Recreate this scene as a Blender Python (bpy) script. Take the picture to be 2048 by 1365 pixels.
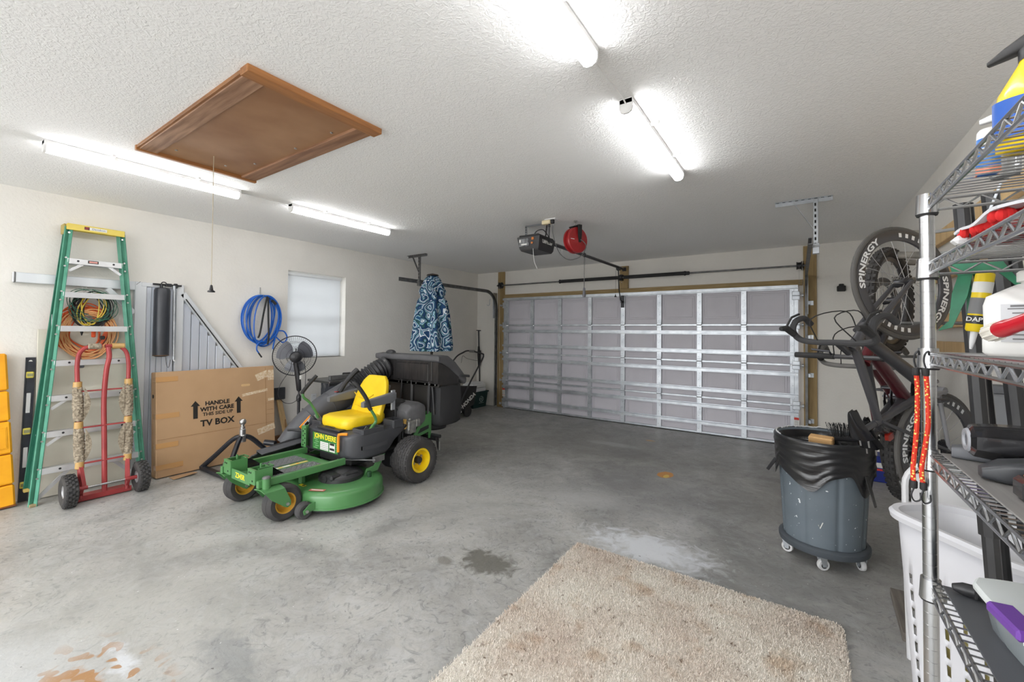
import bpy, math, random
from math import sin, cos, pi, radians, sqrt, atan2, hypot
from mathutils import Vector, Matrix
random.seed(7)
for o in list(bpy.data.objects): bpy.data.objects.remove(o)
SC = bpy.context.scene
COL = SC.collection

# ---------------------------------------------------------------- camera
YAW, PIT, ROLL, EYE, FPX = radians(34.11668), radians(-1.170278), radians(.5438), 1.47972, 845.89
s_, c_ = sin(YAW), cos(YAW)
R0, F0, U0 = Vector((c_, s_, 0)), Vector((-s_, c_, 0)), Vector((0, 0, 1))
Fw = F0*cos(PIT) - U0*sin(PIT); Up2 = U0*cos(PIT) + F0*sin(PIT)
Rt = R0*cos(ROLL) + Up2*sin(ROLL); Up = Up2*cos(ROLL) - R0*sin(ROLL)
cd = bpy.data.cameras.new('camera'); cam = bpy.data.objects.new('camera', cd); COL.objects.link(cam)
cam.matrix_world = Matrix(((Rt.x, Up.x, -Fw.x, 0), (Rt.y, Up.y, -Fw.y, 0), (Rt.z, Up.z, -Fw.z, EYE), (0, 0, 0, 1)))
cd.sensor_width = 36; cd.lens = FPX*36/2048; cd.shift_y = -(682.5-647.44)/2048; cd.clip_start = .02
SC.camera = cam
# ---------------------------------------------------------------- world, exposure
W = bpy.data.worlds.new('daylight'); SC.world = W; W.use_nodes = True      # wall behind the camera left out for added fill: pale sky, darker below
wn, wl = W.node_tree.nodes, W.node_tree.links
wtc = wn.new('ShaderNodeTexCoord'); wsx = wn.new('ShaderNodeSeparateXYZ'); wrp = wn.new('ShaderNodeValToRGB')
wl.new(wtc.outputs['Generated'], wsx.inputs[0]); wl.new(wsx.outputs[2], wrp.inputs[0]); wl.new(wrp.outputs[0], wn['Background'].inputs[0])
we = wrp.color_ramp.elements; we[0].position = .0; we[0].color = (.34, .34, .335, 1); we[1].position = .02; we[1].color = (.97, .985, 1, 1)
wn['Background'].inputs[1].default_value = 4.2
SC.view_settings.view_transform = 'Standard'; SC.view_settings.look = 'None'
SC.view_settings.gamma = 1; SC.view_settings.use_curve_mapping = False
SC.view_settings.exposure = 0.62
LED = 15.0                      # strength of the strip light diffusers
SC.cycles.max_bounces = 8; SC.cycles.diffuse_bounces = 7; SC.cycles.use_denoising = True
SC.cycles.sample_clamp_indirect = 6; SC.cycles.adaptive_threshold = .06; SC.cycles.glossy_bounces = 3; SC.cycles.transmission_bounces = 4

# ---------------------------------------------------------------- colours and materials
def lin(c):
    return tuple(((v/255)/12.92 if v/255 <= .04045 else ((v/255+.055)/1.055)**2.4) for v in c[:3]) + (1,)
MATS = {}
def mat(name, col, rough=.5, metal=0, col2=None, vs=6, bump=0, bs=60, stretch=None, coat=0, spec=.5, trans=0, emis=0, ramp=(.35, .65), detail=4, dist=0):
    """principled material; col2 mixes in by noise of scale vs, bump by noise of scale bs"""
    if name in MATS: return MATS[name]
    m = bpy.data.materials.new(name); m.use_nodes = True; n = m.node_tree.nodes; l = m.node_tree.links
    b = n['Principled BSDF']; MATS[name] = m
    b.inputs['Base Color'].default_value = lin(col); b.inputs['Roughness'].default_value = rough
    b.inputs['Metallic'].default_value = metal; b.inputs['Specular IOR Level'].default_value = spec
    b.inputs['Coat Weight'].default_value = coat; b.inputs['Transmission Weight'].default_value = trans
    if emis: b.inputs['Emission Color'].default_value = lin(col); b.inputs['Emission Strength'].default_value = emis
    if col2 or bump:
        tc = n.new('ShaderNodeTexCoord'); mp = n.new('ShaderNodeMapping'); l.new(tc.outputs['Object'], mp.inputs[0])
        if stretch: mp.inputs['Scale'].default_value = stretch
    if col2:
        t = n.new('ShaderNodeTexNoise'); t.inputs['Scale'].default_value = vs; t.inputs['Detail'].default_value = detail; t.inputs['Distortion'].default_value = dist
        l.new(mp.outputs[0], t.inputs[0]); r = n.new('ShaderNodeValToRGB'); l.new(t.outputs[0], r.inputs[0])
        r.color_ramp.elements[0].position, r.color_ramp.elements[1].position = ramp
        r.color_ramp.elements[0].color = lin(col); r.color_ramp.elements[1].color = lin(col2)
        l.new(r.outputs[0], b.inputs['Base Color'])
    if bump:
        t = n.new('ShaderNodeTexNoise'); t.inputs['Scale'].default_value = bs; t.inputs['Detail'].default_value = 3
        l.new(mp.outputs[0], t.inputs[0]); bp = n.new('ShaderNodeBump'); bp.inputs['Strength'].default_value = bump; bp.inputs['Distance'].default_value = .004
        l.new(t.outputs[0], bp.inputs['Height']); l.new(bp.outputs[0], b.inputs['Normal'])
    return m

# ---------------------------------------------------------------- mesh builder
def T(x=0, y=0, z=0, rx=0, ry=0, rz=0, s=1):
    return Matrix.Translation((x, y, z)) @ Matrix.Rotation(radians(rz), 4, 'Z') @ Matrix.Rotation(radians(ry), 4, 'Y') @ Matrix.Rotation(radians(rx), 4, 'X') @ Matrix.Scale(s, 4)
def aim(p, q, roll=0):
    """frame at p whose z axis points at q"""
    p, q = Vector(p), Vector(q); d = (q-p).normalized()
    return Matrix.Translation(p) @ d.to_track_quat('Z', 'Y').to_matrix().to_4x4() @ Matrix.Rotation(radians(roll), 4, 'Z')
class MB:
    def __init__(s): s.v = []; s.f = []; s.mi = []; s.k = 0
    def add(s, vs, fs, M=None):
        b = len(s.v)
        s.v += [tuple(M @ Vector(p)) for p in vs] if M is not None else [tuple(p) for p in vs]
        for f in fs: s.f.append([i+b for i in f]); s.mi.append(s.k)
        return s
    def box(s, c, d, bev=.003, M=None):
        x, y, z = d[0]/2, d[1]/2, d[2]/2; b = min(bev, x*.9, y*.9, z*.9)
        if b <= 0:
            vs = [(i*x+c[0], j*y+c[1], k*z+c[2]) for i in (-1, 1) for j in (-1, 1) for k in (-1, 1)]
            return s.add(vs, [(0,1,3,2),(4,6,7,5),(0,4,5,1),(2,3,7,6),(0,2,6,4),(1,5,7,3)], M)
        vs = []; ix = {}
        for i in (-1, 1):
            for j in (-1, 1):
                for k in (-1, 1):
                    for a in range(3):
                        e = [x-b, y-b, z-b]; e[a] += b
                        ix[i, j, k, a] = len(vs); vs.append((i*e[0]+c[0], j*e[1]+c[1], k*e[2]+c[2]))
        fs = []
        for i in (-1, 1):
            q = [ix[i, -1, -1, 0], ix[i, 1, -1, 0], ix[i, 1, 1, 0], ix[i, -1, 1, 0]]; fs.append(q if i > 0 else q[::-1])
            q = [ix[-1, i, -1, 1], ix[-1, i, 1, 1], ix[1, i, 1, 1], ix[1, i, -1, 1]]; fs.append(q if i > 0 else q[::-1])
            q = [ix[-1, -1, i, 2], ix[1, -1, i, 2], ix[1, 1, i, 2], ix[-1, 1, i, 2]]; fs.append(q if i > 0 else q[::-1])
        for i in (-1, 1):
            for j in (-1, 1):
                for (A, B, g) in ((0, 1, lambda i, j, k: (i, j, k)), (0, 2, lambda i, j, k: (i, k, j)), (1, 2, lambda i, j, k: (k, i, j))):
                    q = [ix[(*g(i, j, -1), A)], ix[(*g(i, j, 1), A)], ix[(*g(i, j, 1), B)], ix[(*g(i, j, -1), B)]]
                    fs.append(q)
                for k in (-1, 1): fs.append([ix[i, j, k, 0], ix[i, j, k, 1], ix[i, j, k, 2]])
        return s.add(vs, fs, M)
    def bar(s, p, q, w, h, bev=.002, roll=0, M=None):
        """box of section w x h from p to q"""
        A = aim(p, q, roll); L = (Vector(q)-Vector(p)).length
        return s.box((0, 0, L/2), (w, h, L), bev, (M @ A) if M is not None else A)
    def tube(s, pts, r, seg=8, closed=False, cap=True, M=None):
        P = [Vector(p) for p in pts]; n = len(P); rs = r if isinstance(r, (list, tuple)) else [r]*n
        tan = []
        for i in range(n):
            a = P[i-1] if (i > 0 or closed) else P[i]; b = P[(i+1) % n] if (i < n-1 or closed) else P[i]
            t = (b-a); tan.append(t.normalized() if t.length > 1e-9 else Vector((0, 0, 1)))
        up = Vector((0, 0, 1)) if abs(tan[0].z) < .9 else Vector((1, 0, 0))
        u = tan[0].cross(up).normalized(); vs = []
        for i in range(n):
            u = (u - tan[i]*u.dot(tan[i])); u = u.normalized() if u.length > 1e-6 else tan[i].orthogonal().normalized()
            w = tan[i].cross(u)
            for k in range(seg):
                a = 2*pi*k/seg; vs.append(P[i] + (u*cos(a) + w*sin(a))*rs[i])
        fs = []
        for i in range(n if closed else n-1):
            j = (i+1) % n
            for k in range(seg): fs.append((i*seg+k, i*seg+(k+1) % seg, j*seg+(k+1) % seg, j*seg+k))
        if cap and not closed: fs += [tuple(range(seg))[::-1], tuple(range((n-1)*seg, n*seg))]
        return s.add(vs, fs, M)
    def cyl(s, p, q, r, r2=None, seg=16, M=None): return s.tube([p, q], [r, r if r2 is None else r2], seg, M=M)
    def lathe(s, prof, seg=24, M=None, arc=2*pi):
        full = abs(arc-2*pi) < 1e-6; n = seg if full else seg+1; vs = []
        for r, z in prof:
            for k in range(n): a = arc*k/seg; vs.append((r*cos(a), r*sin(a), z))
        fs = []
        for i in range(len(prof)-1):
            for k in range(seg): fs.append((i*n+k, i*n+(k+1) % n, (i+1)*n+(k+1) % n, (i+1)*n+k))
        return s.add(vs, fs, M)
    def prism(s, poly, z0, z1, M=None):
        n = len(poly); vs = [(x, y, z0) for x, y in poly] + [(x, y, z1) for x, y in poly]
        ar = sum(poly[i][0]*poly[(i+1) % n][1]-poly[(i+1) % n][0]*poly[i][1] for i in range(n))
        fs = [tuple(range(n))[::-1], tuple(range(n, 2*n))] + [(i, (i+1) % n, n+(i+1) % n, n+i) for i in range(n)]
        if (ar < 0) != (z1 < z0): fs = [f[::-1] for f in fs]
        return s.add(vs, fs, M)
    def loft(s, rings, cap=True, M=None, closed=True):
        n = len(rings[0]); vs = [p for r in rings for p in r]; fs = []
        for i in range(len(rings)-1):
            for k in range(n if closed else n-1): fs.append((i*n+k, i*n+(k+1) % n, (i+1)*n+(k+1) % n, (i+1)*n+k))
        if cap and closed: fs += [tuple(range(n))[::-1], tuple(range((len(rings)-1)*n, len(rings)*n))]
        return s.add(vs, fs, M)
    def sph(s, c, r, seg=16, rings=10, M=None):
        rx, ry, rz = r if isinstance(r, (tuple, list)) else (r, r, r)
        return s.loft([[(c[0]+rx*sin(pi*max(.004, min(.996, i/rings)))*cos(2*pi*k/seg), c[1]+ry*sin(pi*max(.004, min(.996, i/rings)))*sin(2*pi*k/seg), c[2]-rz*cos(pi*i/rings)) for k in range(seg)] for i in range(rings+1)], True, M)
    def torus(s, R, r, seg=32, rs=8, M=None, c=(0, 0, 0)):
        return s.tube([(c[0]+R*cos(2*pi*k/seg), c[1]+R*sin(2*pi*k/seg), c[2]) for k in range(seg)], r, rs, closed=True, M=M)
    def sheet(s, fn, nu, nv, M=None, cu=False):
        n = nu if cu else nu+1
        vs = [fn(i/nu, j/nv) for j in range(nv+1) for i in range(n)]
        fs = [(j*n+i, j*n+(i+1) % n, (j+1)*n+(i+1) % n, (j+1)*n+i) for j in range(nv) for i in range(nu)]
        return s.add(vs, fs, M)
    def solid(s, fn, nu, nv, th, M=None):
        """a sheet with thickness th along its normals"""
        P = [[Vector(fn(i/nu, j/nv)) for i in range(nu+1)] for j in range(nv+1)]
        def nm(i, j):
            a = P[j][min(i+1, nu)]-P[j][max(i-1, 0)]; b = P[min(j+1, nv)][i]-P[max(j-1, 0)][i]
            return a.cross(b).normalized()
        top = [P[j][i] + nm(i, j)*th for j in range(nv+1) for i in range(nu+1)]; bot = [P[j][i] for j in range(nv+1) for i in range(nu+1)]
        N = len(top); n = nu+1; fs = []
        for j in range(nv):
            for i in range(nu):
                q = (j*n+i, j*n+i+1, (j+1)*n+i+1, (j+1)*n+i); fs += [q, tuple(N+k for k in q[::-1])]
        ring = [i for i in range(nu+1)] + [j*n+nu for j in range(1, nv+1)] + [nv*n+i for i in range(nu-1, -1, -1)] + [j*n for j in range(nv-1, 0, -1)]
        for a in range(len(ring)): b = ring[(a+1) % len(ring)]; a_ = ring[a]; fs.append((b, a_, N+a_, N+b))
        return s.add(top+bot, fs, M)
    def text(s, body, size, M, depth=.001, bold=0, warp=None, align='CENTER', sx=1):
        cu = bpy.data.curves.new('t', 'FONT'); cu.body = body; cu.size = size; cu.extrude = depth/2; cu.offset = bold
        cu.align_x = align; cu.align_y = 'CENTER'; cu.resolution_u = 2
        ob = bpy.data.objects.new('t', cu); me = bpy.data.meshes.new_from_object(ob)
        vs = [tuple(v.co) for v in me.vertices]; fs = [tuple(p.vertices) for p in me.polygons]
        vs = [(x*sx, y, z) for x, y, z in vs]
        if warp: vs = [warp(*v) for v in vs]
        bpy.data.objects.remove(ob); bpy.data.curves.remove(cu); bpy.data.meshes.remove(me)
        return s.add(vs, fs, M)
    def build(s, name, mats, parent=None, M=None, label=None, ang=35):
        me = bpy.data.meshes.new(name); vs = s.v
        root = parent
        while root is not None and root.parent: root = root.parent
        if M is not None: vs = [tuple(M @ Vector(p)) for p in vs]
        me.from_pydata(vs, [], s.f)
        for m in (mats if isinstance(mats, (list, tuple)) else [mats]): me.materials.append(m)
        me.polygons.foreach_set('material_index', s.mi)
        me.polygons.foreach_set('use_smooth', [True]*len(me.polygons)); me.update()
        me.set_sharp_from_angle(angle=radians(ang))
        o = bpy.data.objects.new(name, me); COL.objects.link(o)
        if parent is not None: o.parent = parent
        if label: o['label'] = label
        return o
def thing(name, label, cat, loc=(0, 0, 0), rz=0, group=None, M=None):
    o = bpy.data.objects.new(name, None); o.empty_display_size = .1; COL.objects.link(o)
    if M is not None: o.matrix_world = M
    else: o.location = loc; o.rotation_euler = (0, 0, radians(rz))
    o['label'] = label; o['category'] = cat
    if group: o['group'] = group
    return o
def tag(o, label, cat, group=None, loc=None):
    o['label'] = label; o['category'] = cat
    if group: o['group'] = group
    return o
def struct(o): o['kind'] = 'structure'; return o
def local(t, m):
    """shift a builder written in room coordinates into the frame of thing t"""
    I = (Matrix.Translation(t.location) @ t.rotation_euler.to_matrix().to_4x4()).inverted()
    m.v = [tuple(I @ Vector(p)) for p in m.v]; return m
def dup(o, parent=None):
    c = o.copy(); COL.objects.link(c); c.parent = parent
    for ch in list(o.children): dup(ch, c)
    return c
def lerp(a, b, t): return Vector([x+(y-x)*t for x, y in zip(a, b)])
def arc(c, r, a0, a1, n, ax='xy'):
    out = []
    for i in range(n+1):
        a = radians(a0+(a1-a0)*i/n); u, v = r*cos(a), r*sin(a)
        out.append({'xy': (c[0]+u, c[1]+v, c[2]), 'xz': (c[0]+u, c[1], c[2]+v), 'yz': (c[0], c[1]+u, c[2]+v)}[ax])
    return out
def smooth(pts, n=6):
    """catmull-rom through pts"""
    P = [Vector(p) for p in pts]; P = [P[0]*2-P[1]] + P + [P[-1]*2-P[-2]]; out = []
    for i in range(1, len(P)-2):
        a, b, c, d = P[i-1:i+3]
        for k in range(n):
            t = k/n; out.append(tuple(.5*((2*b)+(c-a)*t+(2*a-5*b+4*c-d)*t*t+(3*b-a-3*c+d)*t**3)))
    out.append(tuple(P[-2])); return out
# ---------------------------------------------------------------- materials
WHITE_WALL = mat('wall_paint', (229, 226, 220), .85, col2=(223, 220, 214), vs=2, bump=.9, bs=38)
def ceiling_mat():
    m = mat('ceiling_texture', (246, 246, 246), .95); n = m.node_tree.nodes; l = m.node_tree.links; b = n['Principled BSDF']
    tc = n.new('ShaderNodeTexCoord'); t = n.new('ShaderNodeTexNoise'); t.inputs['Scale'].default_value = 48; t.inputs['Detail'].default_value = 5; t.inputs['Distortion'].default_value = 1.2
    l.new(tc.outputs['Object'], t.inputs[0]); r = n.new('ShaderNodeValToRGB'); l.new(t.outputs[0], r.inputs[0])
    r.color_ramp.elements[0].position = .42; r.color_ramp.elements[1].position = .62
    bp = n.new('ShaderNodeBump'); bp.inputs['Strength'].default_value = .5; bp.inputs['Distance'].default_value = .004
    l.new(r.outputs[0], bp.inputs['Height']); l.new(bp.outputs[0], b.inputs['Normal']); return m
CEIL = ceiling_mat()
def floor_mat():
    m = mat('stained_concrete', (160, 160, 156), .5); n = m.node_tree.nodes; l = m.node_tree.links; b = n['Principled BSDF']
    tc = n.new('ShaderNodeTexCoord'); P = tc.outputs['Object']
    def noise(sc, det=6, dist=0, rough=.6, vec=None):
        t = n.new('ShaderNodeTexNoise'); t.inputs['Scale'].default_value = sc; t.inputs['Detail'].default_value = det
        t.inputs['Distortion'].default_value = dist; t.inputs['Roughness'].default_value = rough; l.new(vec or P, t.inputs[0]); return t
    def ramp(src, *st):
        r = n.new('ShaderNodeValToRGB'); l.new(src, r.inputs[0]); e = r.color_ramp.elements
        while len(e) < len(st): e.new(.5)
        for k, (p, c) in enumerate(st): e[k].position = p; e[k].color = c if isinstance(c, tuple) and len(c) == 4 else lin(c)
        return r.outputs[0]
    def mix(f, a, c, amt=1.0, mode='MIX'):
        x = n.new('ShaderNodeMix'); x.data_type = 'RGBA'; x.blend_type = mode
        if isinstance(f, float): x.inputs[0].default_value = f
        elif amt != 1:
            q = n.new('ShaderNodeMath'); q.operation = 'MULTIPLY'; q.inputs[1].default_value = amt; l.new(f, q.inputs[0]); l.new(q.outputs[0], x.inputs[0])
        else: l.new(f, x.inputs[0])
        for s, v in ((6, a), (7, c)):
            if isinstance(v, tuple): x.inputs[s].default_value = lin(v)
            else: l.new(v, x.inputs[s])
        return x.outputs[2]
    K, Wt = (0, 0, 0, 1), (1, 1, 1, 1)
    base = ramp(noise(.9, 8, 1.2).outputs[0], (.3, (126, 126, 124)), (.47, (162, 161, 157)), (.6, (181, 180, 176)), (.75, (196, 196, 194)))
    base = mix(ramp(noise(5, 8, 2.5).outputs[0], (.45, K), (.7, Wt)), base, (184, 186, 187), .55)
    base = mix(ramp(noise(9, 6, 3.5).outputs[0], (.55, K), (.66, Wt)), base, (100, 102, 102), .5)
    NS = {k: noise(k, 4, 1.0) for k in (4, 10, 30)}
    base = mix(ramp(noise(3.0, 9, 5, .68).outputs[0], (.46, K), (.5, Wt), (.54, K)), base, (100, 101, 101), .2)
    def blob(x, y, rx, ry, col, amt, soft=.45, ns=4, dist=.6):
        global_n = NS[4 if ns < 6 else 10 if ns < 25 else 30]; v = n.new('ShaderNodeVectorMath'); v.operation = 'SUBTRACT'; l.new(P, v.inputs[0]); v.inputs[1].default_value = (x, y, 0)
        d = n.new('ShaderNodeVectorMath'); d.operation = 'DIVIDE'; l.new(v.outputs[0], d.inputs[0]); d.inputs[1].default_value = (rx, ry, 1)
        ln = n.new('ShaderNodeVectorMath'); ln.operation = 'LENGTH'; l.new(d.outputs[0], ln.inputs[0])
        a = n.new('ShaderNodeMath'); a.operation = 'MULTIPLY_ADD'; l.new(global_n.outputs[0], a.inputs[0]); a.inputs[1].default_value = dist*2; l.new(ln.outputs['Value'], a.inputs[2])
        s = n.new('ShaderNodeMath'); s.operation = 'SUBTRACT'; l.new(a.outputs[0], s.inputs[0]); s.inputs[1].default_value = dist
        return ramp(s.outputs[0], (1-soft, Wt), (1, K)), col, amt
    for a in (blob(-2.0, 5.3, 2.9, 1.7, (122, 120, 113), .62, .75), blob(-4.3, 4.4, 1.4, 1.3, (122, 119, 112), .5, .8), blob(-1.1, 4.0, 1.5, 1.0, (118, 118, 120), .5, .8),
              blob(.1, 4.6, 1.0, 1.9, (128, 125, 118), .5, .8), blob(-.1, 3.0, .9, .8, (112, 112, 112), .5, .8),
              blob(-2.9, .8, 1.2, .8, (176, 176, 170), .5, .9), blob(-2.6, 2.9, .9, .8, (176, 176, 172), .45, .8),
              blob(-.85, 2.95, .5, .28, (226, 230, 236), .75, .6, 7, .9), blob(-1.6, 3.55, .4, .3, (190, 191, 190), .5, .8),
              blob(-1.66, 2.2, .22, .15, (92, 90, 82), .8, .4, 10, .95), blob(-1.9, 2.05, .09, .05, (110, 107, 98), .6, .5, 12, .5),
              blob(-2.05, 5.45, .4, .12, (176, 178, 178), .5, .5, 5, .5), blob(-1.75, 5.1, .5, .3, (100, 99, 96), .4, .7),
              blob(-.2, 5.1, .35, .14, (100, 98, 94), .5, .7), blob(-1.7, 5.93, .08, .05, (196, 150, 80), .7, .5, 12, .4),
              blob(-2.46, .46, .16, .08, (164, 120, 72), .85, .25, 14, .6), blob(-2.5, .62, .22, .05, (216, 220, 226), .7, .6, 10, 1.0),
              blob(-2.1, .9, .35, .12, (120, 124, 126), .5, .6, 9, .9), blob(-2.5, .33, .9, .3, (196, 199, 202), .5, .8)):
        base = mix(a[0], base, a[1], a[2])
    def mul(a, b_):
        q = n.new('ShaderNodeMath'); q.operation = 'MULTIPLY'; l.new(a, q.inputs[0]); l.new(b_, q.inputs[1]); return q.outputs[0]
    base = mix(mul(ramp(noise(13, 1, .3).outputs[0], (.56, K), (.585, Wt)), blob(-2.34, .5, .5, .26, 0, 1, .5, 4, .3)[0]), base, (166, 122, 74), .85)
    base = mix(blob(-1.16, 4.6, .085, .11, 0, 1, .12, 9, .25)[0], base, (206, 140, 44), .95)
    base = mix(blob(-1.14, 4.56, .03, .06, 0, 1, .2, 9, .25)[0], base, (226, 196, 84), .9)
    # scratches, paint flecks
    mp = n.new('ShaderNodeMapping'); mp.inputs['Scale'].default_value = (3.2, 1, 1); mp.inputs['Rotation'].default_value = (0, 0, .35); l.new(P, mp.inputs[0])
    base = mix(ramp(noise(16, 7, 4, .7, mp.outputs[0]).outputs[0], (.6, K), (.72, Wt)), base, (202, 203, 202), .42)
    base = mix(ramp(noise(55, 2, .4).outputs[0], (.735, K), (.755, Wt)), base, (236, 238, 238), .9)
    base = mix(ramp(noise(38, 2, .2).outputs[0], (.25, Wt), (.265, K)), base, (70, 68, 64), .7)
    l.new(base, b.inputs['Base Color'])
    rr = n.new('ShaderNodeMapRange'); l.new(noise(3, 5, 1).outputs[0], rr.inputs[0]); rr.inputs[3].default_value = .28; rr.inputs[4].default_value = .62; l.new(rr.outputs[0], b.inputs['Roughness'])
    bp = n.new('ShaderNodeBump'); bp.inputs['Strength'].default_value = .25; bp.inputs['Distance'].default_value = .004
    l.new(noise(22, 6, 1.5).outputs[0], bp.inputs['Height']); l.new(bp.outputs[0], b.inputs['Normal']); return m
FLOOR = floor_mat()
GALV = mat('galvanised_steel', (206, 210, 214), .38, .75, col2=(176, 181, 187), vs=9, ramp=(.3, .7))
GALV_D = mat('dull_galvanised_steel', (128, 128, 128), .5, .6, col2=(104, 104, 104), vs=12)
ALU = mat('aluminium', (226, 229, 233), .34, .25, col2=(212, 216, 221), vs=5, stretch=(1, 1, .1))
ALU_LEAF = mat('aluminium_leaf', (216, 222, 232), .3, .25, col2=(202, 208, 220), vs=4, stretch=(1, 1, .1))
CHROME = mat('chrome', (188, 189, 191), .24, 1)
STEEL = mat('bolt_steel', (186, 186, 184), .35, .9)
DARK_STEEL = mat('dark_steel', (62, 62, 64), .45, .7)
PANEL = mat('door_panel_paint', (200, 197, 204), .5, col2=(194, 191, 198), vs=3)
TREATED = mat('treated_lumber', (166, 142, 98), .7, col2=(144, 120, 80), vs=4, stretch=(9, 9, .8), bump=.2, bs=30)
TREATED_H = mat('treated_lumber_beam', (164, 141, 98), .7, col2=(142, 119, 80), vs=4, stretch=(.8, 9, 9), bump=.2, bs=30)
HATCH_WOOD = mat('stained_trim_wood', (158, 110, 68), .5, col2=(130, 86, 50), vs=3, stretch=(1, 12, 12), bump=.1, bs=20)
HATCH_WOOD2 = mat('raw_rail_wood', (164, 122, 92), .6, col2=(126, 88, 62), vs=3, stretch=(1, 12, 12), bump=.1, bs=20)
HATCH_PLY = mat('hatch_plywood', (170, 130, 96), .55, col2=(146, 104, 70), vs=2.2)
PINE = mat('pine_wood', (222, 190, 140), .6, col2=(206, 172, 122), vs=4, stretch=(10, 10, .8))
BLACK = mat('black_plastic', (46, 46, 48), .42)
BLACK_MATT = mat('matt_black', (40, 40, 41), .7)
BLACK_GLOSS = mat('gloss_black', (22, 22, 25), .18)
CHARCOAL = mat('charcoal_plastic', (84, 85, 89), .5, col2=(74, 75, 79), vs=8)
RUBBER = mat('tyre_rubber', (54, 53, 54), .75, col2=(66, 64, 63), vs=14)
WHITE = mat('white_plastic', (235, 236, 238), .4)
WHITE_LED = mat('lamp_housing_white', (240, 240, 240), .5)
LIGHT = mat('led_diffuser', (255, 255, 255), .5, emis=LED)
HOLE = mat('dark_hole', (16, 16, 16), .9)
RED_LABEL = mat('label_red', (206, 52, 40), .5)
WHITE_LABEL = mat('label_white', (226, 226, 222), .5)
GREY_INK = mat('grey_ink', (120, 120, 122), .6)
BLACK_INK = mat('black_ink', (30, 27, 24), .6)

XL, XR, YB, H, YF = -5.509, .827, 6.85, 2.678, -2.6
# ---------------------------------------------------------------- room shell
def shell(name, c, d, m): return struct(MB().box(c, d, 0).build(name, m))
shell('floor', ((XL+XR)/2, (YB+YF)/2, -.06), (XR-XL+.5, YB-YF+.5, .12), FLOOR)
shell('ceiling', ((XL+XR)/2, (YB+YF)/2, H+.05), (XR-XL+.5, YB-YF+.5, .1), CEIL)
shell('wall_right', (XR+.1, (YB+YF)/2, H/2), (.2, YB-YF+.4, H), WHITE_WALL)
m = MB()
DX0, DX1, DZ = -4.77, -.005, 2.13
m.box(((XL+DX0)/2, YB+.1, H/2), (DX0-XL, .2, H), 0).box(((DX1+XR+.1)/2, YB+.1, H/2), (XR+.1-DX1, .2, H), 0).box(((DX0+DX1)/2, YB+.1, (H+DZ)/2), (DX1-DX0, .2, H-DZ), 0)
struct(m.build('wall_back', WHITE_WALL))
m = MB(); WY0, WY1, WZ0, WZ1 = 2.915, 3.765, 1.105, 2.262
m.box((XL-.1, (YF+WY0)/2, H/2), (.2, WY0-YF, H), 0).box((XL-.1, (WY1+YB)/2, H/2), (.2, YB-WY1, H), 0)
m.box((XL-.1, (WY0+WY1)/2, WZ0/2), (.2, WY1-WY0, WZ0), 0).box((XL-.1, (WY0+WY1)/2, (WZ1+H)/2), (.2, WY1-WY0, H-WZ1), 0)
struct(m.build('wall_left', WHITE_WALL))
# window: frame, sashes, glass, roller shade hung in the reveal
w = thing('window_1', 'white sash window behind a lowered white roller shade', 'window', (XL, (WY0+WY1)/2, WZ0)); del w['category']; w['kind'] = 'structure'
VINYL = mat('white_vinyl', (236, 238, 240), .4)
hw, hh = (WY1-WY0)/2, WZ1-WZ0
m = MB()
for s in (-1, 1): m.box((-.17, s*(hw-.02), hh/2), (.06, .04, hh), .003)
for z in (.02, hh-.02, hh/2-.03): m.box((-.17, 0, z), (.06, hw*2, .045), .003)
m.build('window_frame', VINYL, w)
m = MB()
for z0, z1 in ((.04, hh/2-.05), (hh/2, hh-.04)):
    for k in (1, 2): m.box((-.175, -hw+2*hw*k/3, (z0+z1)/2), (.016, .02, z1-z0), 0)
    m.box((-.175, 0, (z0+z1)/2), (.016, 2*hw-.08, .02), 0)
m.build('muntins', VINYL, w)
glass = mat('window_glass', (250, 252, 252), .02, trans=1)
MB().box((-.17, 0, hh/2), (.004, 2*hw-.06, hh-.06), 0).build('pane', glass, w)
shade = bpy.data.materials.new('shade_cloth'); shade.use_nodes = True
n = shade.node_tree.nodes; l = shade.node_tree.links; n.remove(n['Principled BSDF'])
df = n.new('ShaderNodeBsdfDiffuse'); tr = n.new('ShaderNodeBsdfTranslucent'); mx = n.new('ShaderNodeMixShader')
df.inputs[0].default_value = lin((236, 237, 238)); tr.inputs[0].default_value = lin((230, 232, 234)); mx.inputs[0].default_value = .6
l.new(df.outputs[0], mx.inputs[1]); l.new(tr.outputs[0], mx.inputs[2]); l.new(mx.outputs[0], n['Material Output'].inputs[0])
MB().solid(lambda u, v: (-.055, -hw+.02+u*(2*hw-.075), .012+v*(hh-.06)), 2, 2, .0012).build('roller_shade', shade, w)
MB().cyl((-.05, -hw+.012, hh-.035), (-.05, hw-.045, hh-.035), .024).build('shade_tube', VINYL, w)
m = MB().box((-.04, -.02, .014), (.012, 2*hw-.075, .02), .003); m.build('hem_bar', VINYL, w)
MB().box((-.1, 0, -.008), (.19, 2*hw, .016), .003).build('window_sill', VINYL, w)

# ---------------------------------------------------------------- jambs and header
struct(MB().box((-4.885, YB-.019, 1.335), (.15, .038, 2.67), .002).build('trim_1', TREATED))
struct(MB().box((.128, YB-.019, 1.33), (.145, .038, 2.66), .002).build('trim_2', TREATED))
struct(MB().box((-2.38, YB-.019, 2.18), (4.855, .038, .075), .002).build('trim_3', TREATED_H))
m = MB().box((-2.39, YB-.019, 2.405), (.145, .038, .37), .002); struct(m.build('trim_4', TREATED))

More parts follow.
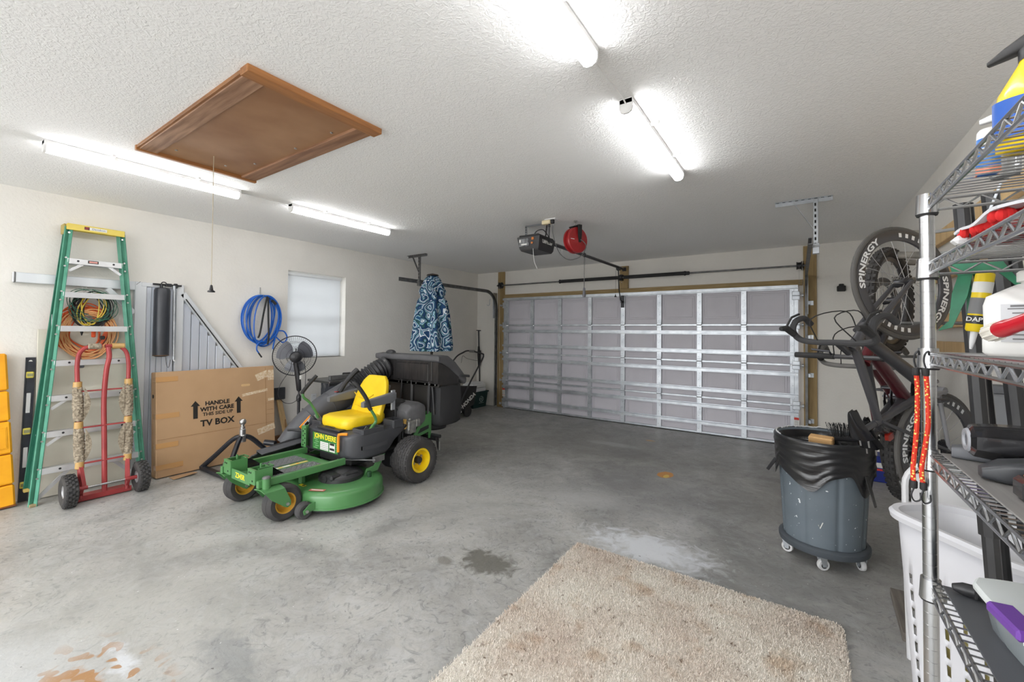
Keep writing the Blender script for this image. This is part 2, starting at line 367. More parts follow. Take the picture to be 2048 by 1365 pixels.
# ---------------------------------------------------------------- garage door
d = thing('door_1', 'closed wide sectional garage door, back of four grey embossed sections braced with galvanised steel', 'door', (-2.39, 6.80, 0)); del d['category']; d['kind'] = 'structure'
SX = [-2.33+.583*i for i in range(9)]
for r in range(4):
    z0 = .012+r*.532; m = MB().box((0, .02, z0+.264), (4.78, .04, .527), .004)
    for i in range(8):
        cx = (SX[i]+SX[i+1])/2
        m.box((cx, -.001, z0+.27), (.445, .010, .345), .0045); m.box((cx, -.004, z0+.27), (.395, .012, .295), .0055)
    m.build('door_section', PANEL, d)
for i in range(9):
    for r in range(4):
        z0 = .02+r*.532; wd = .072 if 0 < i < 8 else .085
        m = MB().box((SX[i], -.018, z0+.26), (wd, .032, .515), .003); m.k = 1
        for k in range(5): m.cyl((SX[i]+(k % 2-.5)*.016, -.033, z0+.06+k*.095), (SX[i]+(k % 2-.5)*.016, -.0355, z0+.06+k*.095), .004, seg=6)
        m.build('stile', (GALV, HOLE), d)
hat = [(-.03, 0), (-.03, -.003), (-.021, -.003), (-.018, -.05), (.018, -.05), (.021, -.003), (.03, -.003), (.03, 0)]
for z in (2.115, 1.5, 1.222, .955, .665, .43, .175):
    m = MB(); Q = Matrix(((0, 0, 1, 0), (0, 1, 0, -.034), (1, 0, 0, z), (0, 0, 0, 1)))
    m.prism(hat, -2.385, 2.385, Q); m.k = 1
    for i in range(9): m.cyl((SX[i]+.02, -.083, z), (SX[i]+.02, -.087, z), .006, seg=6)
    m.build('strut', (GALV, STEEL), d)
for z in (1.613, 1.076, .545):
    for i in range(8): MB().box(((SX[i]+SX[i+1])/2, -.012, z), (.583-.07, .024, .03), .003).build('meeting_rail', GALV, d)
    for i in range(1, 8):
        m = MB().box((SX[i], -.038, z), (.068, .008, .075), .003); m.cyl((SX[i]-.034, -.044, z), (SX[i]+.034, -.044, z), .007, seg=8)
        m.build('hinge', GALV, d)
MB().box((0, -.012, .028), (4.78, .024, .03), .003).build('bottom_rail', GALV, d)
MB().box((0, .02, .006), (4.8, .045, .012), .004).build('bottom_seal', BLACK_MATT, d)
for sx in (-1, 1):
    X0 = sx*2.365
    m = MB().box((X0, -.02, 1.06), (.05, .036, 2.1), .003); m.build('end_stile', GALV, d)
    for z in (.09, .545, 1.076, 1.613, 2.0):
        m = MB().box((X0, -.045, z), (.09, .014, .11), .004); m.cyl((X0-sx*.04, -.062, z), (X0+sx*.075, -.062, z), .006)
        m.cyl((X0+sx*.062, -.062, z), (X0+sx*.082, -.062, z), .023, seg=14); m.build('roller_hinge', GALV, d)
    m = MB().box((X0-sx*.0, -.047, .31), (.058, .012, .16), .001); m.k = 1; m.box((X0, -.054, .372), (.054, .003, .03), 0)
    m.box((X0, -.054, .26), (.054, .003, .006), 0); m.k = 2
    for k in range(5): m.box((X0, -.054, .345-k*.016), (.04, .003, .005), 0)
    m.build('warning_label', (WHITE_LABEL, RED_LABEL, GREY_INK), d, label='small white and red warning label')
m = MB().box((0, -.046, 2.0), (.05, .02, .2), .003); m.box((0, -.075, 1.99), (.03, .05, .03), .003); m.build('arm_bracket', DARK_STEEL, d)

# ---------------------------------------------------------------- tracks
def track(name, X, sgn, label, grp='door tracks'):
    t = thing(name, label, 'track', (X, YB, 0), group=grp)
    Yv, R_, Zh = 6.735, .33, 2.262
    path = [(X, Yv, .03), (X, Yv, Zh-R_)] + [(X, Yv-R_+R_*cos(a), Zh-R_+R_*sin(a)) for a in [pi/2*k/10 for k in range(1, 11)]] + [(X, 4.28, Zh)]
    # C-section swept: web plus two lips
    P = [Vector(p) for p in path]; m = MB()
    for off, wd in (((0, 0), .003),):
        rings = []
        for i, p in enumerate(P):
            a, b = P[max(i-1, 0)], P[min(i+1, len(P)-1)]; tg = (b-a).normalized(); nx = Vector((1, 0, 0)); u = tg.cross(nx)
            prof = [(-.028, -.014), (-.028, .014), (-.022, .014), (-.022, -.009), (.022, -.009), (.022, .014), (.028, .014), (.028, -.014)]
            rings.append([p + u*q[0] + nx*q[1]*-sgn for q in prof])
        m.loft([[tuple(v) for v in r] for r in rings])
    local(t, m).build('rail', GALV_D, t, ang=25)
    for z in (.35, .95, 1.45, 1.9):
        m = MB().box((X+sgn*.03, 6.775, z), (.03, .075, .05), .003); m.box((X+sgn*.055, 6.808, z), (.05, .006, .06), .002)
        local(t, m).build('jamb_bracket', GALV, t)
    local(t, MB().box((X+sgn*.018, 6.72, 2.0), (.006, .14, .5), .002)).build('flag_bracket', GALV, t)
    return t
tl = track('door_track', -4.945, -1, 'dark horizontal and vertical steel track at the left end of the garage door')
tr_ = track('door_track', .085, 1, 'steel roller track on the wooden jamb at the right end of the garage door')
def hanger(X, Y, w0, label, m_, sgn, zlow=2.2):
    t = thing('track_hanger', label, 'bracket', (X, Y, H), group='track hangers')
    m = MB().box((w0, 0, -.0035), (.42, .035, .005), .001); m.box((w0, .016, -.02), (.42, .004, .035), .001); m.k = 1
    for k in range(9): m.box((w0-.19+k*.047, -.003, -.0065), (.022, .012, .002), 0)
    m.build('ceiling_angle', (m_, HOLE), t)
    m = MB().box((0, 0, (zlow-H)/2-.01), (.035, .004, H-zlow), .001); m.box((.016, .01, (zlow-H)/2-.01), (.004, .024, H-zlow), .001); m.k = 1
    for k in range(8): m.box((-.003, -.003, -.06-k*.05), (.012, .003, .026), 0)
    m.build('drop_angle', (m_, HOLE), t)
    m = MB().bar((-.16*sgn, .012, -.02), (0, .012, -.3), .035, .004, .001); m.build('diagonal_brace', m_, t)
    m = MB().box((0, .008, zlow-H+.03), (.05, .05, .09), .003); m.cyl((-.026, -.02, zlow-H+.05), (.03, -.02, zlow-H+.05), .008); m.build('track_clip', m_, t)
    return t
hanger(.128, 4.51, -.09, 'perforated galvanised hanger bracket above the bicycles', GALV, 1)
hanger(-4.888, 4.62, -.05, 'perforated grey hanger bracket above the patterned umbrella', GALV_D, 1)
# ---------------------------------------------------------------- torsion bar
t = thing('torsion_spring_assembly', 'long black torsion spring on a steel shaft above the garage door', 'spring', (-2.42, 6.75, 2.395))
MB().cyl((-2.52, 0, 0), (2.5, 0, 0), .0125).build('shaft', GALV_D, t)
pts = []; NT = 150
for sx, x0, x1 in ((-1, -1.09, -.05), (1, .05, 1.03)):
    m = MB().tube([(x0+(x1-x0)*k/(NT), .027*cos(2*pi*k/3), .027*sin(2*pi*k/3)) for k in range(NT+1)], .0085, 5)
    m.cyl((x0, 0, 0), (x1, 0, 0), .027, seg=14); m.build('spring', BLACK_MATT, t)
    MB().lathe([(.013, -.04), (.036, -.04), (.036, -.025), (.028, -.015), (.028, .03), (.013, .04)], 16, T((x0 if sx < 0 else x1), 0, 0, ry=90)).build('winding_cone', DARK_STEEL, t)
m = MB().box((0, .035, 0), (.05, .07, .1), .004); m.cyl((-.03, 0, 0), (.03, 0, 0), .04); m.k = 1
for a in range(4): m.cyl((-.018 if a % 2 else .018, -.006, -.08+a*.05), (-.018 if a % 2 else .018, -.012, -.08+a*.05), .006, seg=8)
m.build('centre_bracket', (DARK_STEEL, STEEL), t)
for sx in (-1, 1):
    x = sx*2.43
    m = MB().lathe([(.012, -.03), (.05, -.03), (.052, -.02), (.045, -.016), (.045, .02), (.06, .024), (.06, .03), (.012, .03)], 20, T(x, 0, 0, ry=90)); m.build('cable_drum', DARK_STEEL, t)
    m = MB().box((x+sx*.045, .03, 0), (.006, .1, .12), .003); m.cyl((x+sx*.035, 0, 0), (x+sx*.055, 0, 0), .028); m.build('end_bearing', DARK_STEEL, t)
    MB().cyl((x, -.045, -.01), (x, -.01, -2.3), .0016, seg=5).build('lift_cable', STEEL, t)
# ---------------------------------------------------------------- strip lights
def strip(X, Y0, Y1, label, cable=None):
    t = thing('ceiling_light', label, 'ceiling light', (X, (Y0+Y1)/2, H), group='white strip lights')
    L = Y1-Y0; hw = .034
    MB().box((0, 0, -.014), (.07, L, .027), .003).build('housing', WHITE_LED, t)
    prof = [(-hw, -.028), (-hw, -.048), (-hw*.8, -.066), (-hw*.35, -.075), (hw*.35, -.075), (hw*.8, -.066), (hw, -.048), (hw, -.028)]
    MB().prism(prof, -L/2+.012, L/2-.012, Matrix(((1, 0, 0, 0), (0, 0, 1, 0), (0, 1, 0, 0), (0, 0, 0, 1)))).build('diffuser', LIGHT, t)
    for s in (-1, 1): MB().prism(prof[:1]+prof[1:]+[(hw, 0), (-hw, 0)], -.006, .006, Matrix(((1.02, 0, 0, 0), (0, 0, 1, s*(L/2-.006)), (0, 1.02, 0, 0), (0, 0, 0, 1)))).build('end_cap', WHITE_LED, t)
    for f in (-.22, .22): MB().box((.03, L*f, -.008), (.1, .02, .014), .002).build('mounting_clip', WHITE_LED, t)
    if cable:
        MB().tube(smooth(cable, 5), .004, 6).build('cable', WHITE_LED, t)
    return t
XA, XB_ = -3.985, -.725
strip(XA, .53, 1.675, 'white strip light nearer the camera, left of the attic hatch')
strip(XA, 2.115, 3.28, 'white strip light beyond the attic hatch, above the blue hose', [(0, -.58, -.03), (-.02, -.62, -.02), (-.05, -.75, -.003), (-.04, -.95, -.003), (-.01, -1.017, -.02)])
strip(XB_, .49, 1.645, 'white strip light nearest the camera, cut off by the top of the picture')
strip(XB_, 2.085, 3.24, 'white strip light between the centre of the ceiling and the shelves', [(0, -.575, -.03), (.0, -.62, -.02), (-.01, -.72, -.003), (-.015, -.9, -.003), (0, -1.011, -.02)])
for X, q_ in ((XA, 'left'), (XB_, 'right')):  # extra strips out of view, added as fill light
    strip(X, -1.12, .04, 'unseen strip light added as fill behind the camera in the %s row of ceiling lights' % q_)
# ================================================================ ceiling things
# attic hatch: four trim boards, sunken plywood panel, rail timbers, pull cord
t = thing('attic_hatch', 'brown wooden attic stair hatch set in the ceiling with a pull cord', 'hatch', (-2.82, 1.25, H))
hx, hy = .775, .36
MB().box((0, 0, -.005), (2*hx-.06, 2*hy-.05, .006), .001).build('panel', HATCH_PLY, t)
for sy in (-1, 1):
    MB().box((0, sy*(hy-.055), -.013), (2*hx-.02, .095, .018), .003).build('side_rail', HATCH_WOOD2 if sy > 0 else mat('worn_rail_wood', (176, 138, 110), .6, col2=(132, 96, 72), vs=3, stretch=(1, 12, 12), bump=.1, bs=20), t)
    MB().box((0, sy*(hy-.004), -.002), (2*hx, .02, .03), .002).build('trim_board', HATCH_WOOD, t)
for sx in (-1, 1):
    MB().box((sx*(hx-.018 if sx < 0 else hx-.035), 0, -.014), (.03 if sx < 0 else .075, 2*hy+.02, .036), .003).build('trim_board', mat('end_trim_wood', (172, 116, 64), .45, col2=(140, 90, 48), vs=3, stretch=(12, 1, 12), bump=.08, bs=20), t)
MB().box((-hx+.06, 0, .0), (.03, 2*hy-.15, .006), .001).build('hinge_strip', GALV_D, t)
for x, y in ((-.6, -.2), (-.62, .1), (-.35, -.27), (.0, -.27), (-.4, .2), (.1, .22), (.4, -.27), (.5, .22)):
    MB().lathe([(.0, -.006), (.008, -.005), (.009, .003)], 10, T(x, y, -.008)).build('screw', STEEL, t)
m = MB().tube([(-.5, -.02, .0), (-.499, -.018, -.4), (-.499, -.016, -.9)], .0022, 5); m.build('pull_cord', mat('cord_fibre', (196, 184, 160), .8), t)
m = MB().lathe([(.003, .03), (.007, .026), (.012, -.005), (.022, -.012), (.022, -.02), (.0, -.021)], 14, T(-.499, -.016, -.925)); m.build('pull_knob', DARK_STEEL, t)

# garage door opener
t = thing('garage_door_opener', 'black garage door opener hung from the ceiling with a rail to the door header', 'door opener', (-2.38, 3.98, 2.43))
m = MB().loft([[(-.135, -.17, .075), (.135, -.17, .075), (.135, .17, .075), (-.135, .17, .075)], [(-.14, -.175, .07), (.14, -.175, .07), (.14, .175, .07), (-.14, .175, .07)],
               [(-.12, -.16, -.05), (.12, -.16, -.05), (.12, .16, -.05), (-.12, .16, -.05)], [(-.105, -.145, -.075), (.105, -.145, -.075), (.105, .145, -.075), (-.105, .145, -.075)]][::-1])
m.box((0, 0, .084), (.24, .34, .02), .006); m.build('motor_housing', BLACK, t)
m = MB().box((-.055, -.172, .012), (.125, .012, .085), .008); m.build('lamp_lens', mat('clear_lens', (150, 152, 156), .15, spec=.8, col2=(70, 70, 74), vs=22), t)
m = MB().box((-.1, -.18, .03), (.02, .003, .03), .001); m.box((-.05, -.18, -.01), (.07, .002, .015), .001); m.build('lens_sticker', WHITE_LABEL, t)
m = MB().cyl((.045, -.176, .0), (.045, -.17, .0), .012, seg=10); m.box((.055, -.175, .045), (.03, .006, .03), .002); m.build('button_panel', mat('amber_button', (190, 110, 40), .5), t)
m = MB().text('LiftMaster', .052, Matrix(((0, 0, 1, .137), (1, 0, 0, .0), (0, 1, 0, .02), (0, 0, 0, 1))), .002, .001); m.build('lettering', WHITE_LABEL, t)
m = MB().cyl((.05, -.155, -.06), (.055, -.15, -.17), .0028, seg=5); m.tube([(.055, -.15, -.17), (.07, -.15, -.22), (.1, -.15, -.28)], .0024, 5); m.build('antenna_wire', WHITE_LABEL, t)
m = MB().tube([(0, .17, .085), (0, 2.78, .105)], .022, 4, M=T(0, 0, 0)); m.build('rail', BLACK, t, ang=20)
m = MB().cyl((0, .14, .07), (0, .2, .09), .035); m.build('sprocket_cover', DARK_STEEL, t)
m = MB().box((0, 2.55, .075), (.045, .1, .035), .004); m.cyl((-.03, 2.57, .06), (.03, 2.57, .06), .008); m.build('trolley', DARK_STEEL, t)
m = MB().tube([(0, 2.55, .06), (.005, 2.57, -.25), (.012, 2.62, -.42), (.012, 2.72, -.445)], .009, 6); m.build('door_arm', BLACK_MATT, t)
m = MB().cyl((-.03, 2.52, .055), (-.035, 2.52, -.33), .0018, seg=5); m.lathe([(.004, .02), (.012, -.01), (.02, -.014), (.02, -.024), (0, -.025)], 10, T(-.035, 2.52, -.35)); m.build('release_cord', BLACK_MATT, t)
m = MB().box((0, 2.82, .105), (.06, .03, .06), .004); m.build('header_bracket', DARK_STEEL, t)
PERF = mat('perforated_angle', (120, 121, 124), .45, .7)
for (p, q) in (((-.15, .02, .24), (-.15, .02, .09)), ((.12, .02, .24), (.1, .02, .085))):
    m = MB().bar(p, q, .03, .004, .001); m.k = 1
    for k in range(5): a = lerp(p, q, .1+k*.18); m.box((a[0], a[1]-.0025, a[2]), (.01, .003, .014), 0)
    m.build('hanging_strap', (PERF, HOLE), t)
m = MB().bar((-.16, .02, .243), (.13, .02, .243), .004, .03, .001); m.build('ceiling_angle', PERF, t)
# outlet with adapter on the ceiling
t2 = thing('ceiling_outlet', 'white ceiling socket plate with a cream adapter beside the door opener', 'outlet', (-2.16, 3.92, H))
MB().box((0, 0, -.004), (.13, .09, .008), .002).build('plate', WHITE, t2)
m = MB().box((-.055, -.01, -.028), (.1, .05, .042), .006); m.build('adapter', mat('cream_plastic', (226, 212, 176), .5), t2)
m = MB().box((.015, -.01, -.025), (.035, .035, .045), .005); m.box((-.02, -.015, -.065), (.02, .02, .04), .006); m.build('plug', BLACK, t2)
m = MB().tube(smooth([(-.02, -.015, -.08), (-.03, 0, -.14), (-.045, .03, -.2), (-.062, .06, -.24)], 5), .005, 6)
m.tube(smooth([(-.055, .05, -.2), (-.075, .05, -.15), (-.13, .05, -.085), (-.19, .05, -.08), (-.22, .04, -.1), (-.23, .03, -.125)], 5), .005, 6); m.build('power_cord', BLACK_MATT, t2)
# cord reel
t = thing('cord_reel', 'round red retractable cord reel hung from a ceiling hook', 'cord reel', (-1.972, 4.104, 2.466), rz=-22)
A = T(0, 0, 0, ry=90)
m = MB().lathe([(0, -.05), (.1, -.05), (.13, -.046), (.138, -.036), (.138, -.018), (.12, -.012), (.12, .012), (.138, .018), (.138, .036), (.13, .046), (.1, .05), (.05, .052), (.03, .062), (0, .063)], 36, A)
m.build('drum', mat('reel_red', (158, 34, 38), .3, coat=.3), t)
m = MB().lathe([(.118, -.017), (.118, .017)], 36, A); m.build('wound_cord', BLACK_MATT, t)
m = MB().prism([(-.026, .15), (.026, .15), (.026, .06), (.014, -.03), (-.014, -.03), (-.026, .06)], .066, .074, Matrix(((0, 0, 1, 0), (1, 0, 0, 0), (0, 1, 0, 0), (0, 0, 0, 1))))
m.box((.0, 0, .152), (.16, .05, .012), .004); m.box((-.062, 0, .1), (.008, .05, .11), .003); m.build('bracket', BLACK_MATT, t)
m = MB().tube(arc((0, 0, .176), .014, -90, 200, 10, 'xz'), .0035, 6); m.build('swivel_hook', STEEL, t)
m = MB().box((.0512, -.085, .0), (.001, .05, .007), 0); m.build('side_marking', WHITE_LABEL, t)
LCORD = mat('grey_cord', (92, 92, 92), .6)
m = MB().tube([(.012, .12, -.02), (.012, .122, -.2), (.012, .12, -.5)], .004, 6); m.build('cord', LCORD, t)
m = MB().sph((.012, .122, -.145), (.02, .02, .024)); m.build('cord_stop', DARK_STEEL, t)
m = MB().lathe([(.005, .045), (.012, .03), (.015, 0), (.018, -.035), (.015, -.06), (0, -.062)], 12, T(.012, .12, -.54)); m.build('socket_end', mat('socket_grey', (96, 96, 102), .5), t)
m = MB().tube(smooth([(.067, 0, 0), (.09, .03, -.02), (.1, .06, -.08), (.05, .02, -.18), (-.02, -.08, -.21), (-.07, -.17, -.13), (-.085, -.235, .04), (-.086, -.249, .155)], 6), .0045, 6); m.build('supply_cord', LCORD, t)
h = thing('ceiling_hook', 'small bright screw hook holding the red cord reel', 'hook', (-1.972, 4.104, H-.0005), rz=68)
MB().tube([(0, 0, 0), (0, 0, -.01)] + arc((0, 0, -.024), .012, 90, 330, 8, 'xz'), .003, 6).build('hook', STEEL, h)
MB().lathe([(0, -.003), (.02, -.003), (.02, 0)], 14).build('flange', STEEL, h)

# ================================================================ along the left wall
# beige panel leaning behind the ladder
m = MB().box((0, 0, 0), (.022, .62, 1.46), .003, T(-5.455, 1.042, .735, ry=-1.6)); tag(m.build('wall_board_panel', mat('beige_panel', (210, 206, 192), .55, col2=(200, 195, 180), vs=3)), 'flat beige hollow panel leaning on the wall behind the green stepladder', 'panel')
# aluminium framed leaf with an arm to the left, standing against the wall
t = thing('aluminium_gate', 'aluminium framed panel with long top arm and sloping right side, against the wall', 'gate', (XL+.035, 1.6, 0))
m = MB().box((-.002, -.61, 1.905), (.046, .82, .085), .004); m.build('top_arm', ALU, t)
m = MB().box((0, -1.01, 1.905), (.054, .012, .09), .004); m.build('arm_end_cap', GALV_D, t)
m = MB().box((0, -.185, .975), (.05, .095, 1.945), .005); m.k = 0; m.build('stile', ALU, t)
m = MB().box((0, .14, .975), (.05, .07, 1.945), .005); m.build('stile', ALU, t)
m = MB().box((.002, -.02, 1.925), (.05, .33, .04), .004); m.build('top_rail', ALU, t)
m = MB(); 
for k in range(5): m.box((-.006, -.115+k*.047, .96), (.016, .044, 1.9), .004)
m.build('slat_panel', ALU_LEAF, t)
m = MB().bar((0, .165, 1.86), (0, .985, .67), .05, .062, .004); m.build('sloping_rail', ALU, t)
m = MB()
for k in range(9):
    y0 = .176+k*.08; zt = 1.86-(y0+.04-.165)*1.45-.03
    m.box((-.008, y0+.038, zt/2), (.012, .074, zt), .003)
m.build('slat_panel', ALU_LEAF, t)
MB().tube([(.028, .19, 1.8), (.03, .6, 1.2), (.03, .97, .67)], .006, 5).build('edge_seal', BLACK_MATT, t)
m = MB().bar((0, -.23, 1.63), (0, -.43, 1.86), .045, .05, .004); m.build('arm_brace', ALU, t)
for y, z in ((-.21, 1.93), (.13, 1.93)): MB().bar((.026, y-.012, z-.012), (.026, y+.02, z+.02), .004, .003, 0).build('mitre_joint', DARK_STEEL, t)
# black padded roller hanging on the gate
t = thing('padded_roller', 'black vinyl padded roller hanging on a steel rod in front of the aluminium gate', 'roller', (-5.39, 1.57, 1.9))
VINYLB = mat('black_vinyl', (52, 54, 60), .38, col2=(44, 46, 52), vs=6, bump=.25, bs=12)
m = MB().lathe([(0, -.705), (.045, -.705), (.066, -.69), (.067, -.5), (.066, -.2), (.067, -.03), (.06, -.008), (.03, 0), (0, 0)], 24); m.build('padding', VINYLB, t)
m = MB().torus(.062, .006, 20, 6, c=(0, 0, -.69)); m.build('hem', mat('worn_hem', (110, 84, 60), .8), t)
m = MB().cyl((-.02, .105, .03), (-.02, .115, -.74), .013); m.build('spring_tube', GALV, t)
m = MB().tube([(-.02, .115, -.74), (-.01, .12, -.76), (.01, .118, -.755)], .009, 6); m.build('tube_hook', STEEL, t)
m = MB().cyl((-.03, -.07, .035), (-.03, .17, .035), .009); m.cyl((-.03, 0, .0), (-.03, 0, .04), .012); m.box((-.035, .06, .035), (.03, .05, .03), .004); m.box((-.035, .12, .03), (.03, .03, .05), .004)
m.tube(arc((-.03, .02, .04), .022, 0, 180, 8, 'yz'), .005, 6); m.build('hanger_rod', DARK_STEEL, t)
m = MB().tube(smooth([(0, .04, -.7), (.01, .045, -.78), (.012, .06, -.82), (.0, .075, -.79), (0, .08, -.74)], 5), .002, 4); m.build('loose_string', BLACK_MATT, t)

# green stepladder folded and leaning
t = thing('stepladder', 'green fibreglass stepladder with yellow top cap and white steps, leaning folded on the wall', 'stepladder', (-5.33, 1.06, 0))
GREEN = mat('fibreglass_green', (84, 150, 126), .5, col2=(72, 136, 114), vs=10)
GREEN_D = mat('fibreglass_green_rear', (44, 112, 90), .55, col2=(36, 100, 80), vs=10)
STEPS = mat('ladder_aluminium', (212, 213, 214), .4, .45, col2=(196, 197, 199), vs=7)
def ladder_x(z): return .075 - .125*z/2.42            # front face distance from the base, leaning to the wall
def rail_y(z, s): return s*(.355 - .185*z/2.42) - (.0 if s < 0 else -.0) + .0
for s in (-1, 1):
    m = MB(); p, q = (ladder_x(.0), rail_y(0, s), 0), (ladder_x(2.38), rail_y(2.38, s), 2.38)
    m.bar(p, q, .012, .068, .003, 0); P, Q = Vector(p), Vector(q)
    for dx in (-.028, .028): m.bar(P+Vector((dx, -s*.012, 0)), Q+Vector((dx, -s*.012, 0)), .03, .008, .002)
    m.k = 1
    for k in range(8):
        for dz in (.0, -.075):
            z = .3*(k+1)+dz
            if z < 2.35: m.cyl((ladder_x(z)+.034, rail_y(z, s), z), (ladder_x(z)+.039, rail_y(z, s), z), .008, seg=8)
    m.build('front_rail', (GREEN, STEEL), t)
    MB().box((ladder_x(0), s*.355, .012), (.08, .045, .024), .004).build('foot', mat('ladder_foot', (150, 134, 100), .8), t)
    m = MB(); p, q = (ladder_x(0)-.14, s*.372, .12), (ladder_x(2.32)-.055, rail_y(2.32, s)+s*.004, 2.32)
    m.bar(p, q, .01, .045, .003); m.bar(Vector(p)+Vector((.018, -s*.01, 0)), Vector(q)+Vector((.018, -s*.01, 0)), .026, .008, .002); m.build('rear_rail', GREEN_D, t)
    MB().box((p[0], p[1], .11), (.055, .04, .03), .004).build('rear_foot', mat('yellow_foot', (196, 170, 96), .7), t)
    m = MB().bar((ladder_x(1.35)-.02, rail_y(1.3, s)+s*.006, 1.28), (ladder_x(1.6)-.1, rail_y(1.62, s)+s*.022, 1.66), .004, .022, .001); m.build('spreader', STEPS, t)
for k in range(7):
    z = .3*(k+1)-.005; w = 2*abs(rail_y(z, 1))-.02
    m = MB().box((ladder_x(z)+.006, 0, z), (.068, w, .006), .002); m.box((ladder_x(z)+.038, 0, z-.022), (.005, w, .05), .002); m.box((ladder_x(z)-.028, 0, z-.014), (.005, w, .03), .002)
    m.k = 1
    if k != 4 and k != 5:
        for s in (-.32, .32): m.cyl((ladder_x(z)+.04, s*w, z-.018), (ladder_x(z)+.043, s*w, z-.018), .009, seg=8)
    m.build('step', (STEPS, DARK_STEEL), t)
    if k in (6, 2, 1):
        for s in (-1, 1):
            MB().bar((ladder_x(z)+.03, s*(w/2-.012), z-.11), (ladder_x(z)+.03, s*(w/2-.1), z-.04), .004, .024, .001).build('step_brace', STEPS, t)
for s in (-1, 1): MB().bar((ladder_x(.06)+.0, s*.33, .05), (ladder_x(.3), s*.13, .27), .006, .03, .001).build('knee_brace', STEPS, t)
m = MB().box((ladder_x(2.1)+.042, -.02, 2.078), (.002, .07, .026), 0); m.k = 1; m.box((ladder_x(2.1)+.043, -.02, 2.078), (.002, .055, .014), 0); m.build('step_label', (BLACK_INK, mat('pale_red_label', (214, 150, 140), .5)), t)
for k in (1, 2, 6):
    z = .3*(k+1)-.09; m = MB().box((ladder_x(z)-.12, 0, z+.05), (.02, 2*abs(rail_y(z, 1))+.03, .012), .002); m.build('rear_rung', STEPS, t)
CAPY = mat('cap_yellow', (226, 204, 92), .5, col2=(214, 190, 84), vs=9)
m = MB().box((-.072, 0, 2.4), (.15, .385, .012), .004); m.box((.0, 0, 2.378), (.014, .385, .056), .004); m.box((-.145, 0, 2.385), (.012, .385, .04), .004)
for s in (-1, 1): m.box((-.07, s*.187, 2.378), (.145, .012, .05), .004)
m.build('top_cap', CAPY, t)
m = MB().box((.0085, -.01, 2.38), (.002, .15, .026), 0); m.k = 1; m.box((.0095, -.068, 2.38), (.002, .034, .026), 0); m.k = 2; m.text('D', .024, Matrix(((0, 0, 1, .0115), (1, 0, 0, -.068), (0, 1, 0, 2.38), (0, 0, 0, 1))), .001)
m.k = 3; m.text('Davidson', .024, Matrix(((0, 0, 1, .0105), (1, 0, 0, .01), (0, 1, 0, 2.38), (0, 0, 0, 1))), .001)
m.build('cap_label', (WHITE_LABEL, mat('maroon', (96, 34, 40), .5), mat('label_red', (206, 52, 40)), mat('blue_ink', (60, 76, 110), .5)), t)
MB().box((-.09, -.2, 2.36), (.1, .02, .09), .006).build('cap_corner', mat('worn_cap', (176, 158, 96), .8), t)

# coiled cords on a wall hook behind the ladder
hk = thing('wall_hook', 'small steel wall hook above the coiled extension cords', 'hook', (XL+.0005, 1.02, 1.85))
MB().box((.004, 0, .0), (.008, .03, .05), .002).build('plate', STEEL, hk)
MB().tube([(.008, 0, -.01), (.06, 0, -.02), (.075, 0, -.01), (.078, 0, .015)], .004, 6).build('hook', STEEL, hk)
def coil(name, label, cy, cz, ry, rz_, n, r, m_, x0=.03, dx=.05, jit=.03, seed=1, group=None, ends=()):
    rnd = random.Random(seed); pts = []
    for k in range(n*20):
        a = 2*pi*k/20; i = k/(n*20)
        j = 1+jit*sin(i*37+seed)+jit*.6*sin(a*2+i*11)
        pts.append((XL+x0+dx*(.5+.5*sin(i*19+seed*2))+.0008*sin(3*a), cy+ry*j*sin(a)+jit*.25*sin(i*23), cz+rz_*j*cos(a)-jit*.6*ry*(sin(i*31)+1)))
    o = MB().tube(smooth(pts, 2), r, 6)
    for e in ends: o.tube(smooth([(XL+x0+p[0], p[1], p[2]) for p in e], 5), r, 6)
    t = thing(name, label, 'cord', (XL+x0, cy, cz), group=group); local(t, o).build('coil', m_, t); return t
ORG = mat('cord_orange', (214, 96, 50), .55); TAN = mat('cord_tan', (212, 156, 104), .55); GRN = mat('cord_green', (34, 92, 72), .5); BLKC = mat('cord_black', (30, 29, 30), .55); YEL = mat('cord_yellow', (206, 178, 60), .5)
c1 = coil('extension_cord', 'thick coil of orange extension cord hanging behind the stepladder', 1.02, 1.47, .155, .20, 15, .0062, ORG, .059, .007, .13, 3)
c2 = coil('extension_cord', 'faded tan extension cord, the lowest loops hanging behind the stepladder', 1.04, 1.44, .165, .2, 10, .0055, TAN, .081, .005, .11, 5)
c3 = coil('extension_cord', 'black extension cord looped over the hook behind the stepladder', 1.06, 1.66, .105, .15, 9, .005, BLKC, .0985, .0025, .12, 8)
c4 = coil('extension_cord', 'thin dark green cord in wide loops at the top of the coiled cords', 1.05, 1.70, .14, .13, 5, .0028, GRN, .124, .001, .14, 2)
c5 = coil('extension_cord', 'yellow cord loop tied among the black cords behind the stepladder', 1.05, 1.66, .075, .15, 3, .0045, YEL, .1125, .001, .1, 6)
m = MB().lathe([(0, .05), (.014, .05), (.017, .03), (.017, -.03), (.011, -.05), (.007, -.075), (0, -.08)], 12, T(.022, -.07, -.2, s=.62)); m.build('plug', BLACK, c3)
m = MB().box((.018, .07, -.27), (.012, .035, .035), .006); m.build('plug', BLACK, c3)
m = MB().box((.074, .045, -.03), (.016, .03, .09), .006); m.build('socket_end', mat('plug_orange', (232, 88, 40), .5), c1)
m = MB().box((.012, -.04, -.3), (.02, .035, .05), .006); m.cyl((.012, -.045, -.28), (.012, -.05, -.21), .005); m.build('plug', mat('socket_grey', (96, 96, 102), .5), c2, label='grey plug hanging below the coil')
m = MB().tube(smooth([(.01, -.02, -.25), (.012, .04, -.27), (.012, .11, -.25), (.01, .15, -.22)], 5), .005, 6); m.build('tail', mat('cord_grey', (150, 146, 138), .6), c2)

